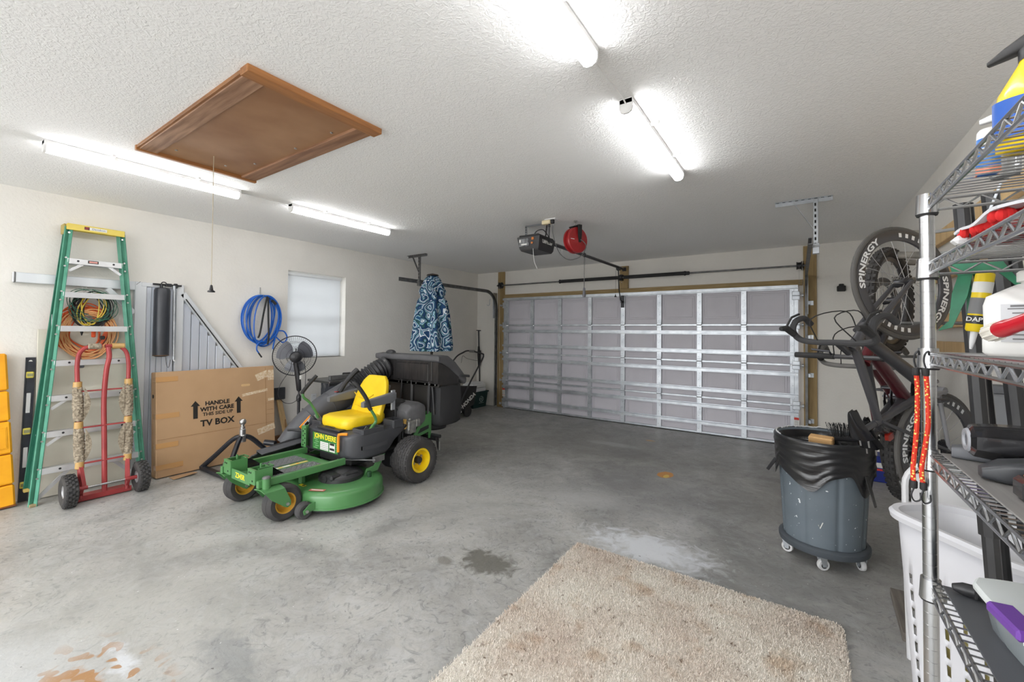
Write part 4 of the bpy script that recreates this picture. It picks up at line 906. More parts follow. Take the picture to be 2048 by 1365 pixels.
# lap bars
for s, grip, arm in ((1, [(.25, 2.43, 1.0), (.29, 2.455, .965), (.325, 2.52, .85), (.33, 2.555, .76), (.335, 2.57, .735)], [(.335, 2.565, .74), (.338, 2.61, .67), (.338, 2.625, .62), (.335, 2.60, .585)]),
                     (-1, [(-.30, 2.405, 1.03), (-.33, 2.35, .955), (-.34, 2.29, .88), (-.342, 2.285, .86)], [(-.342, 2.287, .865), (-.342, 2.30, .82), (-.34, 2.36, .765), (-.338, 2.42, .67), (-.335, 2.45, .60)])):
    mp('lap_bar', MB().tube(smooth(arm, 5), .0135, 8), JG)
    mp('lap_bar_grip', MB().tube(smooth(grip, 5), .0185, 10), BLACK_MATT)
m = MB().bar((-.345, 2.43, .64), (-.335, 2.52, .515), .006, .045, .002); m.k = 1
for k in range(4): m.box((-.349+.002*k, 2.447+k*.02, .617-k*.028), (.012, .012, .008), 0)
mp('lever_plate', m, (GALV, HOLE))
m = MB().bar((.335, 2.60, .59), (.33, 2.53, .5), .03, .022, .003); mp('lever_base', m, JG); mp('lever_plate', MB().bar((.30, 2.56, .57), (.295, 2.5, .5), .006, .04, .002), GALV_D)
# engine
ENG = mat('engine_cover', (104, 104, 106), .5, col2=(88, 88, 90), vs=7)
m = MB().loft([rr(-.22, .36, .50, .66, .04, 2.98), rr(-.25, .385, .47, .72, .05, 3.03), rr(-.25, .39, .47, .735, .05, 3.16), rr(-.2, .37, .5, .7, .05, 3.24)][::-1]); mp('engine_cover', m, ENG)
m = MB().lathe([(0, .765), (.03, .765), (.1, .75), (.12, .735), (.12, .70)], 28, T(.1, 3.04, 0)); mp('air_screen', m, BLACK_MATT)
m = MB().box((0.02, 3.1, .40), (.5, .25, .2), .02); mp('engine_block', m, DARK_STEEL)
m = MB().box((.37, 3.03, .50), (.07, .11, .13), .01); m.cyl((.40, 3.0, .46), (.41, 3.0, .46), .025); m.box((.38, 3.11, .53), (.05, .06, .08), .008); m.sph((.39, 3.0, .58), .012); mp('carburettor', m, mat('cast_alloy', (176, 176, 172), .4, .7, col2=(140, 140, 138), vs=20))
m = MB().cyl((.36, 2.955, .49), (.36, 2.955, .575), .022); m.lathe([(0, .585), (.025, .583), (.025, .565)], 12, T(.36, 2.955, 0)); mp('fuel_filter', m, mat('amber_filter', (206, 166, 84), .4))
m = MB().cyl((.2, 2.98, .55), (.2, 2.98, .66), .02); m.lathe([(0, .675), (.03, .672), (.03, .655)], 12, T(.2, 2.98, 0)); mp('oil_cap', m, BLACK)
mp('fuel_hose', MB().tube(smooth([(.36, 2.95, .5), (.37, 2.93, .44), (.36, 2.95, .36), (.3, 3.0, .33)], 5), .008, 6), BLACK_MATT)
# rear tower
m = MB().prism([(3.06, .33), (3.06, .38), (3.2, .58), (3.33, .60), (3.33, .33), (3.29, .33), (3.29, .40), (3.11, .37), (3.10, .33)], .362, .370, YZp); mp('rear_side_plate', m, JG)
m = MB().prism([(3.13, .405), (3.29, .435), (3.29, .475), (3.17, .455)], .3705, .3715, YZp); mp('plate_window', m, BLACK_MATT)
m = MB().prism([(3.06, .33), (3.06, .38), (3.2, .58), (3.33, .60), (3.33, .33)], -.370, -.362, YZp); mp('rear_side_plate', m, JG)
mp('rear_cross_plate', MB().box((0, 3.3, .57), (.74, .008, .09), .002), JG)
m = MB().box((.0, 3.36, .32), (.7, .06, .06), .005); m.box((.4, 3.34, .33), (.12, .05, .05), .01); m.bar((.42, 3.36, .36), (.44, 3.38, .2), .05, .03, .006); m.cyl((.38, 3.33, .36), (.5, 3.33, .36), .02); mp('rear_hitch', m, BLACK); mp('clevis_pin', MB().cyl((.46, 3.36, .2), (.46, 3.36, .3), .012), STEEL)
mp('rear_frame', MB().box((0, 2.86, .26), (.5, .88, .07), .01), BLACK_MATT)
mp('transaxle', MB().box((.28, 2.95, .2), (.2, .3, .16), .04).box((-.28, 2.95, .2), (.2, .3, .16), .04), DARK_STEEL)
# rear wheels
for s in (-1, 1):
    R, wd = .218, .22; A = T(s*.525, 2.95, R) @ AX
    m = MB().lathe([(.112, -.085), (.13, -.1), (.17, -.11), (.2, -.102), (R-.006, -.085), (R-.004, 0), (R-.006, .085), (.2, .102), (.17, .11), (.13, .1), (.112, .085)], 48, A)
    for k in range(26):
        for j in range(7):
            a = 2*pi*(k+(.5 if j % 2 else 0))/26
            m.box((0, 0, 0), (.021, .036, .01), .002, A @ Matrix.Rotation(a, 4, 'Z') @ T(R-.002-.004*abs(j-3)/3-(.004 if j in (0, 6) else 0), 0, -.087+j*.029) @ Matrix.Rotation(radians(90), 4, 'Y'))
    mp('rear_tyre', m, RUBBER)
    m = MB().lathe([(.0, s*.03), (.05, s*.03), (.06, s*.02), (.085, s*.025), (.098, s*.09), (.112, s*.098), (.118, s*.09), (.113, s*.07), (.113, -s*.08), (.1, -s*.08), (.09, -s*.02), (0, -s*.02)], 40, A); mp('rear_rim', m, JY)
    m = MB().lathe([(0, s*.075), (.03, s*.075), (.036, s*.06), (.036, s*.02)], 20, A); mp('hub_cap', m, BLACK)
    for k in range(4):
        a = 2*pi*k/4+.5; m = MB().cyl((0, 0, 0), (0, 0, s*.02), .011, seg=6, M=A @ T(.055*cos(a), .055*sin(a), s*.027)); mp('wheel_bolt', m, STEEL)
# cutting deck
def deck_out(r, cx, n=14):
    P = []
    for k in range(n+1): a = radians(-88+170*k/n); P.append((cx+r*cos(a), 2.255+r*1.0*sin(a)))
    P += [(.12, 2.255+r*.93), (-.12, 2.255+r*.93)]
    for k in range(n+1): a = radians(98+170*k/n); P.append((-cx+r*cos(a), 2.255+r*1.0*sin(a)))
    P += [(-.14, 2.255-r*.8), (.14, 2.255-r*.8)]
    return P
rings = []
for r, z in ((.37, .05), (.378, .052), (.378, .06), (.368, .066), (.368, .145), (.36, .165), (.345, .178), (.32, .185), (.18, .192)):
    rings.append([(x, y, z) for x, y in deck_out(r, .325)])
mp('cutting_deck', MB().loft(rings), JG, ang=50)
mp('deck_underside', MB().loft([[(x, y, z) for x, y in deck_out(.35, .325)] for z in (.03, .052)]), BLACK_MATT)
for s in (-1, 1):
    m = MB().lathe([(0, .265), (.06, .265), (.075, .255), (.12, .245), (.17, .235), (.185, .22), (.185, .19)], 28, T(s*.33, 2.27, 0)); m.box((s*.36, 2.15, .235), (.16, .1, .05), .015); m.box((s*.45, 2.28, .24), (.05, .14, .04), .012); m.cyl((s*.36, 2.09, .222), (s*.36, 2.13, .222), .03); mp('belt_cover', m, BLACK)
    m = MB().box((s*.18, 1.985, .235), (.05, .006, .1), .002); m.box((s*.2, 2.0, .235), (.006, .03, .1), .002); mp('deck_post', m, JG)
    m = MB().prism([(2.42, .19), (2.56, .2), (2.64, .33), (2.58, .33), (2.52, .25), (2.44, .24)], s*.45, s*.458, YZp); mp('deck_hanger', m, JG)
    mp('height_bolt', MB().cyl((s*.52, 2.42, .17), (s*.52, 2.42, .235), .018, seg=8), mat('wash_port', (28, 66, 36), .5))
    gx, gy = s*.455, 1.86
    m = MB().lathe([(.022, -.026), (.05, -.03), (.063, -.022), (.066, 0), (.063, .022), (.05, .03), (.022, .026)], 28, T(gx, gy, .068) @ AX); mp('gauge_wheel', m, mat('gauge_rubber', (72, 71, 72), .7))
    m = MB().cyl((gx-.03, gy, .068), (gx+.055, gy, .068), .012, seg=10); mp('gauge_axle', m, STEEL)
    m = MB().prism([(gy-.02, .045), (gy+.11, .075), (gy+.13, .13), (gy+.02, .115), (gy-.03, .075)], gx+.038, gx+.044, YZp); m.box((gx+.02, gy+.11, .135), (.06, .05, .008), .002); m.cyl((gx+.02, gy+.11, .1), (gx+.02, gy+.11, .15), .012, seg=10); mp('gauge_bracket', m, JG)
m = MB(); m.box((0, 0, 0), (.13, .04, .001), 0, T(.45, 1.975, .1895, rz=28)); m.k = 1; m.box((0, 0, .001), (.1, .012, .001), 0, T(.45, 1.975, .1895, rz=28)); mp('warning_decal', m, (mat('decal_rose', (196, 108, 96), .5), WHITE_LABEL))
m = MB(); m.box((0, 0, 0), (.07, .03, .001), 0, T(.25, 1.965, .190)); m.k = 1; m.cyl((0, 0, .0), (0, 0, .0016), .013, M=T(.265, 1.965, .190)); mp('deck_decal', m, (DECALY, BLACK))
mp('deck_lift_rod', MB().cyl((.18, 2.33, .3), (.5, 2.5, .31), .007).box((.48, 2.55, .31), (.03, .12, .05), .005), GALV_D)
# discharge chute and vacuum tube on the far side
m = MB().solid(lambda u, v: (-.50-.17*sin(pi*.5*v)-.02*sin(pi*u), 1.93+.58*u, .36+.04*u-.30*v*v+(-.05*(1-u)**2)), 12, 10, .008); m.solid(lambda u, v: (-.40-.11*v, 1.95+.56*u, .33+.05*u+.02*v), 8, 4, .008); mp('chute_deflector', m, CHARCOAL)
mp('deflector_edge', MB().tube(smooth([(-.5, 1.95, .335), (-.5, 2.12, .368), (-.5, 2.3, .39), (-.5, 2.5, .405)], 5), .012, 6), BLACK)
cone = smooth([(-.60, 2.26, .33), (-.56, 2.40, .50), (-.52, 2.58, .64), (-.48, 2.78, .74), (-.45, 2.92, .82)], 6)
m = MB().tube(cone, [.085+.05*min(1, k/(len(cone)-8)) if k < len(cone)-4 else .135 for k in range(len(cone))], 20); mp('lower_chute_tube', m, CHARCOAL)
for k in (9, 15): p, q = Vector(cone[k]), Vector(cone[k+1]); mp('tube_rib', MB().torus(.118+.012*(k == 15), .005, 28, 6, M=aim(p, q)), CHARCOAL)
m = MB().box((0, 0, 0), (.012, .2, .07), .004, T(-.455, 2.42, .555, rx=43)); m.k = 1; m.box((0.008, 0, 0), (.003, .16, .045), 0, T(-.455, 2.42, .555, rx=43)); m.k = 2; m.box((0.0105, -.03, 0), (.002, .04, .03), 0, T(-.455, 2.42, .555, rx=43)); mp('orange_warning', m, (ORANGE, WHITE_LABEL, BLACK_INK))
m = MB().box((-.42, 2.78, .80), (.1, .22, .05), .015, None); mp('tube_collar', m, GREY_PL); mp('collar_sticker', MB().box((-.40, 2.7, .828), (.04, .05, .003), 0), RED_LABEL)
mp('tube_handle', MB().tube([(-.36, 2.70, .83), (-.35, 2.76, .92), (-.34, 2.86, 1.02), (-.335, 2.9, 1.05)], [.03, .024, .028, .032], 10), BLACK)
hose = smooth([(-.45, 2.90, .82), (-.42, 3.02, .90), (-.36, 3.16, 1.0), (-.33, 3.3, 1.06)], 9); n_ = len(hose)
m = MB().tube([lerp(hose[min(int(i), n_-2)], hose[min(int(i), n_-2)+1], i-int(i)) for i in [k*(n_-1.001)/90 for k in range(91)]], [.118+.011*sin(k*2*pi/6.0) for k in range(91)], 24); mp('corrugated_hose', m, BLACK, ang=60)
# bagger hood and bags
HB = mat('bagger_plastic', (52, 52, 54), .42, col2=(64, 64, 66), vs=5); LID = mat('bagger_lid_dusty', (86, 86, 89), .6, col2=(72, 72, 74), vs=4)
def lidsec(y, w, z0, z1, r=.05): return rr(-w, w, z0, z1, r, y, 5)
m = MB().loft([lidsec(3.27, .5, 1.165, 1.19, .012), lidsec(3.28, .52, 1.155, 1.215, .02), lidsec(3.36, .525, 1.13, 1.225, .04), lidsec(3.45, .525, 1.08, 1.215, .05), lidsec(3.56, .52, 1.0, 1.15, .05), lidsec(3.66, .515, .93, 1.06, .05), lidsec(3.74, .51, .88, .98, .04)][::-1]); mp('bagger_lid', m, LID, ang=50)
mp('lid_lip', MB().loft([rr(-.545, .545, .975, 1.0, .01, 3.62), rr(-.545, .545, .955, .985, .01, 3.76)][::-1]), HB)
m = MB().loft([rr(-.49, .49, .89, 1.165, .03, 3.3), rr(-.5, .5, .88, 1.13, .03, 3.4), rr(-.5, .5, .87, 1.0, .03, 3.62)][::-1]); m.box((.1, 3.297, 1.03), (.5, .02, .2), .01); m.box((.39, 3.298, 1.05), (.03, .02, .22), .008); mp('hood', m, mat('hood_gloss', (40, 39, 40), .25, col2=(52, 50, 50), vs=6, stretch=(6, 1, 1)))
m = MB().lathe([(.10, 0), (.125, 0), (.13, .03), (.115, .05)], 24, aim((-.34, 3.25, 1.045), (-.32, 3.32, 1.07))); mp('hose_inlet', m, HB)
mp('lid_latch', MB().sph((-.34, 3.36, 1.225), (.07, .05, .035)), BLACK)
BAG = mat('bag_fabric', (44, 44, 46), .75, bump=.3, bs=25)
for s in (-1, 1):
    cx = s*.255
    def bag(z, w, y0, y1, r): return [(cx+x, y, z) for x, y in [(w*cos(a)/max(abs(cos(a)), abs(sin(a)))**.72, (y0+y1)/2+(y1-y0)/2*sin(a)/max(abs(cos(a)), abs(sin(a)))**.72) for a in [2*pi*k/32 for k in range(32)]]]
    m = MB().loft([bag(.445, .17, 3.4, 3.62, .1), bag(.452, .21, 3.36, 3.67, .1), bag(.48, .238, 3.34, 3.7, .1), bag(.6, .246, 3.33, 3.715, .1), bag(.75, .24, 3.34, 3.71, .1), bag(.9, .235, 3.35, 3.7, .1)]); mp('grass_bag', m, BAG, ang=60)
    mp('bag_strut', MB().bar((s*.08, 3.31, .93), (s*.1, 3.29, .5), .03, .02, .003), BLACK); 
    m = MB().bar((s*.35, 3.31, .93), (s*.34, 3.3, .38), .035, .025, .003); mp('bag_strut', m, BLACK)
mp('bag_frame', MB().box((0, 3.315, .9), (.98, .03, .04), .004).box((0.0, 3.33, .68), (.62, .012, .4), .004), mat('bagger_back_plate', (52, 50, 48), .35))
for x in (-.42, -.3, -.12, .02, .16, .3, .37, .45): mp('frame_bolt', MB().cyl((x, 3.295, .905), (x, 3.304, .905), .009, seg=8), STEEL)
mp('lift_tube', MB().tube([(.41, 3.33, .58), (.40, 3.32, .8), (.38, 3.32, .92)], .012, 8), BLACK)

# ================================================================ things behind the mower
# black push mower between fan and riding mower
t = thing('push_mower', 'small black mower with red and white engine decal, behind the riding mower', 'lawn mower', (-4.72, 2.84, 0))
m = MB().loft([[(x*sc, y*sc*1.1, z) for x, y in [(.27*cos(a)/max(abs(cos(a)), abs(sin(a)))**.5, .28*sin(a)/max(abs(cos(a)), abs(sin(a)))**.5) for a in [2*pi*k/28 for k in range(28)]]] for sc, z in ((.88, .05), (.88, .15), (.84, .19), (.6, .22))]); m.build('deck', BLACK, t)
m = MB().lathe([(0, .47), (.08, .468), (.13, .45), (.15, .41), (.155, .30), (.15, .22)], 28); m.build('engine_shroud', BLACK, t)
m = MB().lathe([(.1345, .452), (.1515, .415), (.1535, .38)], 10, T(rz=-85), arc=radians(80)); m.build('white_decal', WHITE_LABEL, t)
m = MB().lathe([(.1545, .40), (.1575, .34)], 10, T(rz=-75), arc=radians(60)); m.build('red_decal', RED_LABEL, t)
for sx in (-1, 1):
    for sy in (-1, 1): MB().lathe([(0, -.02), (.05, -.022), (.08, -.02), (.085, 0), (.08, .02), (.05, .022), (0, .02)], 20, T(sx*.25, sy*.25, .086) @ AX).build('wheel', RUBBER, t)
for sx in (-1, 1): MB().tube(smooth([(sx*.2, .26, .2), (sx*.2, .34, .34), (sx*.18, .2, .52), (sx*.15, .1, .55)], 5), .012, 8).build('folded_handle', BLACK, t)
# table saw with gloves
t = thing('table_saw', 'dark paint-splashed table saw with grey fence, behind the riding mower', 'table saw', (-5.1, 3.46, 0))
SAWB = mat('saw_body', (58, 62, 70), .5, col2=(150, 150, 150), vs=9, stretch=(3, 3, .7), ramp=(.56, .72))
m = MB().loft([[(x*w, y*w*1.2, z) for x, y in ((-1, -1), (1, -1), (1, 1), (-1, 1))] for w, z in ((.215, .02), (.21, .06), (.19, .42), (.17, .5), (.17, .80))]); m.build('cabinet', SAWB, t)
MB().box((0, 0.02, .825), (.5, .74, .03), .006).build('table_top', mat('cast_table', (112, 112, 110), .35, .7, col2=(84, 84, 84), vs=6), t)
MB().box((.1, -.05, .866), (.045, .42, .055), .004).build('fence', GALV_D, t)
MB().box((.25, -.02, .8), (.03, .7, .04), .006).build('front_rail', BLACK, t)
MB().box((-.2, .22, .86), (.1, .12, .05), .01).build('blade_guard', BLACK, t)
t = thing('work_gloves', 'crumpled yellow work gloves lying on the table saw', 'gloves', (-4.915, 3.64, .845))
GLV = mat('glove_yellow', (216, 202, 90), .8, col2=(196, 180, 70), vs=14, bump=.4, bs=30)
rnd = random.Random(3)
for q in range(2):
    m = MB().sph((q*.02, q*.05, .03+q*.03), (.045, .06, .03), 14, 10)
    for f in range(4): m.tube(smooth([(q*.02-.03+f*.02, .03+q*.05, .03+q*.03), (q*.02-.04+f*.025, .08+q*.04, .04+q*.03), (q*.02-.045+f*.028, .11+q*.03, .02+q*.03)], 3), [.011]*6+[.006], 7)
    m.tube(smooth([(q*.02+.03, -.02+q*.05, .03+q*.03), (.07+q*.02, .0+q*.04, .045+q*.03), (.075+q*.02, .04+q*.04, .04+q*.03)], 3), [.012]*6+[.007], 7); m.build('glove', GLV, t)
# closed patio umbrella
t = thing('patio_umbrella', 'closed patio umbrella in blue and white scroll fabric standing behind the bagger', 'umbrella', (-4.72, 4.75, 0))
um = mat('scroll_fabric', (30, 72, 112), .85); n = um.node_tree.nodes; l = um.node_tree.links; b = n['Principled BSDF']
tc = n.new('ShaderNodeTexCoord'); w1 = n.new('ShaderNodeTexNoise'); w1.inputs['Scale'].default_value = 5; w1.inputs['Detail'].default_value = 1
l.new(tc.outputs['Object'], w1.inputs[0]); ad = n.new('ShaderNodeVectorMath'); ad.operation = 'MULTIPLY_ADD'; l.new(w1.outputs['Color'], ad.inputs[0]); ad.inputs[1].default_value = (.28, .28, .28); l.new(tc.outputs['Object'], ad.inputs[2])
vo = n.new('ShaderNodeTexVoronoi'); vo.inputs['Scale'].default_value = 5.6; l.new(ad.outputs[0], vo.inputs['Vector'])
sn = n.new('ShaderNodeMath'); sn.operation = 'MULTIPLY'; sn.inputs[1].default_value = 3.4; l.new(vo.outputs['Distance'], sn.inputs[0]); fr = n.new('ShaderNodeMath'); fr.operation = 'FRACT'; l.new(sn.outputs[0], fr.inputs[0])
r = n.new('ShaderNodeValToRGB'); l.new(fr.outputs[0], r.inputs[0]); e = r.color_ramp.elements; r.color_ramp.interpolation = 'CONSTANT'
e[0].position = 0; e[0].color = lin((26, 66, 108)); e[1].position = .3; e[1].color = lin((222, 232, 236))
for p, c in ((.48, (30, 84, 124)), (.62, (150, 188, 206)), (.76, (46, 92, 92)), (.88, (24, 58, 100))): x = e.new(p); x.color = lin(c)
l.new(r.outputs[0], b.inputs['Base Color'])
def canopy(z, R, fold, tw=0, n=72): return [((R*(1+fold*sin(8*a+tw))*cos(a)), R*(1+fold*sin(8*a+tw))*sin(a)*.9, z+.0) for a in [2*pi*k/n for k in range(n)]]
m = MB().loft([canopy(1.175, .25, .16, .1), canopy(1.18, .30, .17, .1), canopy(1.25, .305, .17, .2), canopy(1.35, .295, .18, .35), canopy(1.5, .27, .2, .5), canopy(1.75, .24, .22, .6), canopy(1.95, .205, .2, .7), canopy(2.02, .16, .22, .8), canopy(2.05, .17, .22, .8), canopy(2.1, .195, .16, 1.2), canopy(2.2, .15, .16, 1.3), canopy(2.3, .11, .14, 1.3), canopy(2.34, .075, .1, 1.3)]); m.build('canopy', um, t, ang=70)
m = MB().solid(lambda u, v: (.06+.16*u, -.16+.1*v-.06*u, 2.17-.14*v-.03*u), 5, 5, .012); m.build('tie_flap', um, t)
MB().lathe([(0, 2.385), (.02, 2.38), (.085, 2.365), (.095, 2.35), (.05, 2.345)], 20).build('finial', mat('finial_bronze', (70, 60, 54), .5), t)
MB().cyl((0, 0, .03), (0, 0, 1.4), .02).build('pole', mat('pole_bronze', (66, 58, 52), .45), t)
MB().lathe([(0, .12), (.03, .12), (.035, .06), (.2, .04), (.24, .02), (.24, 0), (0, 0)], 28).build('base', DARK_STEEL, t)
# Honda walk-behind mower
t = thing('lawn_mower', 'black walk-behind mower with lettered grass bag and raised handle, beyond the bagger', 'lawn mower', (-5.06, 5.38, 0))
MB().loft([[(x*w, y*w, z) for x, y in [(.3*cos(a)/max(abs(cos(a)), abs(sin(a)))**.5, .34*sin(a)/max(abs(cos(a)), abs(sin(a)))**.5) for a in [2*pi*k/24 for k in range(24)]]] for w, z in ((.9, .06), (.9, .2), (.75, .25))]).build('deck', mat('deck_dark', (44, 42, 44), .4), t)
m = MB().box((-.05, -.05, .34), (.3, .3, .2), .04); m.build('engine', DARK_STEEL, t)
for sx in (-1, 1):
    for sy in (-1, 1): MB().lathe([(0, -.02), (.06, -.024), (.095, -.02), (.1, 0), (.095, .02), (.06, .024), (0, .02)], 20, T(sx*.29, sy*.3, .101) @ AX).build('wheel', RUBBER, t)
GB = mat('bag_cloth', (52, 50, 50), .85, col2=(44, 42, 42), vs=5)
QB = [(.1, .36, .06), (.42, .30, .09), (.50, .52, .30), (.42, .60, .52), (.05, .6, .55)]
m = MB().loft([[(-.2, .1, .1), (-.2, .5, .14), (-.2, .52, .48), (-.2, .15, .5)], [(.34, -.06, .1), (.34, .42, .2), (.34, .5, .52), (.34, .0, .56)], [(.36, .0, .14), (.36, .38, .24), (.36, .44, .48), (.36, .04, .5)]]); m.build('grass_bag', GB, t)
m = MB().text('HONDA', .105, T(.364, .25, .30) @ Matrix(((0, 0, 1, 0), (.86, -.5, 0, 0), (.5, .86, 0, 0), (0, 0, 0, 1))), .002, .003, sx=1.0); m.build('bag_lettering', WHITE_LABEL, t)
for z in (.2, .13): MB().prism([(-.02, -.02), (.05, -.012), (.03, .035), (-.02, .03)], 0, .002, T(.363, .02, z) @ Matrix(((0, 0, 1, 0), (1, 0, 0, 0), (0, 1, 0, 0), (0, 0, 0, 1)))).build('bag_emblem', WHITE_LABEL, t)
h1 = [(.36, -.02, .2), (.39, .2, .55), (.42, .52, .97), (.40, .6, 1.06), (.34, .62, 1.09)]; h2 = [(.34, .62, 1.09), (.05, .62, 1.13), (-.1, .62, 1.09), (-.2, .5, .97), (-.25, .2, .55), (-.27, 0, .22)]
MB().tube(smooth(h1+h2[1:], 5), .014, 8).build('handle', BLACK, t)
MB().box((.12, .62, 1.125), (.12, .05, .045), .01).build('control_grip', mat('grip_grey', (126, 126, 124), .6), t)
MB().tube(smooth([(.3, .6, 1.06), (.28, .64, .96), (.0, .64, .98), (-.1, .62, 1.03), (-.12, .6, .9)], 4), .003, 5).build('control_cable', BLACK_MATT, t)
# recycling tub with cooler
t = thing('recycling_bin', 'dark green plastic tub with white emblem holding a white cooler in the back corner', 'tub', (-5.31, 6.53, 0))
BING = mat('bin_green', (22, 56, 54), .45)
m = MB()
for i, (w, d_, z) in enumerate([]): pass
A = [[(x*w, y*d_, z) for x, y in ((-1, -1), (1, -1), (1, 1), (-1, 1))] for w, d_, z in ((.135, .2, .0), (.165, .225, .29), (.18, .24, .29), (.18, .24, .315), (.155, .215, .315), (.128, .19, .02))]
m.loft(A, cap=False); m.add(A[0], [(3, 2, 1, 0)]); m.add(A[-1], [(0, 1, 2, 3)]); m.build('tub', BING, t)
EM = T(.157, 0.03, .165) @ Matrix(((.1, 0, 1, 0), (1, 0, 0, 0), (0, 1, -.1, 0), (0, 0, 0, 1)))
m = MB().lathe([(.046, 0), (.054, .0), (.054, .002), (.046, .002)], 28, EM)
for k in range(3): m.tube([EM @ Vector((.02*cos(a), .02*sin(a), .002)) for a in [2*pi*k/3+.2+.25*j for j in range(6)]], .005, 5)
for k in range(9): m.box((-.06+k*.015, -.075, .001), (.009, .008, .002), 0, EM)
m.build('emblem', mat('emblem_white', (206, 214, 212), .5), t)
t = thing('cooler', 'white plastic cooler sitting inside the dark green tub', 'cooler', (-5.31, 6.53, .03))
m = MB().loft([[(x*w, y*d_, z) for x, y in ((-1, -1), (1, -1), (1, 1), (-1, 1))] for w, d_, z in ((.12, .18, .0), (.135, .2, .34))]); m.build('body', WHITE, t)
m = MB().box((0, 0, .385), (.28, .41, .085), .02); m.box((0, 0, .44), (.22, .34, .03), .015); m.build('lid', mat('cooler_lid', (226, 227, 228), .45), t)
# pole in the corner, wall hook
t = thing('corner_pole', 'black pole tool with flat T-shaped top leaning in the back corner', 'pole', (-5.405, 6.825, 0))
MB().tube([(.0, 0, .0), (-.01, 0, .6), (-.025, -.0, 1.0)], .014, 8).build('lower_shaft', BLACK, t)
m = MB().tube([(-.015, -.008, .78), (-.028, -.01, 1.02), (-.04, -.0, 1.18)], [.026, .03, .02], 8); m.bar((.02, -.02, .8), (.02, -.02, 1.1), .02, .02, .003); m.build('trigger_handle', BLACK_MATT, t)
MB().cyl((-.035, .0, 1.15), (-.05, .0, 1.5), .014).build('upper_shaft', mat('pole_grey', (70, 70, 74)), t)
MB().bar((-.1, .0, 1.51), (.005, .0, 1.505), .03, .016, .003).build('tee_top', BLACK, t)
t = thing('wall_hook', 'bare J-shaped steel hook on the back wall left of the garage door', 'hook', (-5.185, YB-.0005, 2.05))
MB().tube([(0, -.002, .09), (0, -.012, .06), (0, -.014, .0)] + [(-.035+.035*cos(a), -.014, .0-.035*sin(a)) for a in [pi*k/8 for k in range(1, 8)]], .006, 6).build('hook', GALV, t)
MB().lathe([(0, 0), (.012, 0), (.012, .004), (0, .004)], 12, T(0, 0, .085, rx=90)).build('rosette', GALV, t)
# ================================================================ right side
# shag rug
t = thing('shag_rug', 'worn cream shag rug with brown stains lying on the concrete floor', 'rug', (-.55, 1.55, 0))
def rug_mat():
    m = mat('shag_pile', (214, 206, 192), .95); n = m.node_tree.nodes; l = m.node_tree.links; b = n['Principled BSDF']
    tc = n.new('ShaderNodeTexCoord')
    def nz(sc, d=3):
        t = n.new('ShaderNodeTexNoise'); t.inputs['Scale'].default_value = sc; t.inputs['Detail'].default_value = d; l.new(tc.outputs['Object'], t.inputs[0]); return t.outputs[0]
    def ramp(s, a, c, p, q):
        r = n.new('ShaderNodeValToRGB'); l.new(s, r.inputs[0]); e = r.color_ramp.elements; e[0].position, e[1].position = p, q; e[0].color, e[1].color = lin(a), lin(c); return r.outputs[0]
    def mul(a, c, f):
        x = n.new('ShaderNodeMix'); x.data_type = 'RGBA'; x.blend_type = 'MULTIPLY'; x.inputs[0].default_value = f; l.new(a, x.inputs[6]); l.new(c, x.inputs[7]); return x.outputs[2]
    c = ramp(nz(2.2, 4), (232, 227, 218), (216, 203, 191), .38, .66)
    c = mul(c, ramp(nz(420, 2), (168, 158, 146), (255, 255, 255), .36, .5), .7)
    c = mul(c, ramp(nz(34, 2), (120, 92, 66), (255, 255, 255), .27, .33), .8)
    c = mul(c, ramp(nz(5, 3), (226, 208, 190), (255, 255, 255), .3, .45), .8)
    l.new(c, b.inputs['Base Color']); b.inputs['Sheen Weight'].default_value = .2; return m
RUG = rug_mat(); rnd = random.Random(11); RW, RL, NX, NY = 1.47, 2.37, 150, 240
P = []; 
for j in range(NY+1):
    for i in range(NX+1):
        x, y = RW*(i/NX-.5), RL*(j/NY-.5); e = min(RW/2-abs(x), RL/2-abs(y))
        cx, cy = RW/2-.06, RL/2-.06
        if x > cx and y > cy:
            d_ = hypot(x-cx, y-cy)
            if d_ > .06: x, y = cx+(x-cx)*.06/d_*1.0, cy+(y-cy)*.06/d_; e = 0
        z = .001 if e <= 1e-6 else .013*min(1, .35+e/.02)+rnd.uniform(-.002, .002)
        P.append((x+rnd.uniform(-.0025, .0025), y+rnd.uniform(-.0025, .0025), max(.001, z)))
fs = [(j*(NX+1)+i, j*(NX+1)+i+1, (j+1)*(NX+1)+i+1, (j+1)*(NX+1)+i) for j in range(NY) for i in range(NX)]
m = MB().add(P, fs); V_, F_ = [], []
for k in range(95000):
    x, y = rnd.uniform(-RW/2+.004, RW/2-.004), RL/2-.004-(RL-.008)*rnd.random()**1.35
    if x > RW/2-.05 and y > RL/2-.05 and hypot(x-RW/2+.05, y-RL/2+.05) > .05: continue
    a = rnd.uniform(0, 2*pi); l_ = rnd.uniform(.004, .012); w_ = rnd.uniform(.0012, .002); h_ = rnd.uniform(.008, .013)
    dx, dy = cos(a), sin(a); b_ = len(V_)
    V_ += [(x-dy*w_, y+dx*w_, .011), (x+dy*w_, y-dx*w_, .011), (x+dx*l_+dy*w_*.7, y+dy*l_-dx*w_*.7, .011+h_), (x+dx*l_-dy*w_*.7, y+dy*l_+dx*w_*.7, .011+h_)]
    F_.append((b_, b_+1, b_+2, b_+3))
m.add(V_, F_); m.build('pile', RUG, t, ang=180)['kind'] = 'stuff'
MB().box((0, 0, .0025), (RW-.01, RL-.01, .004), 0).build('backing', mat('jute_backing', (140, 122, 96), .9), t)

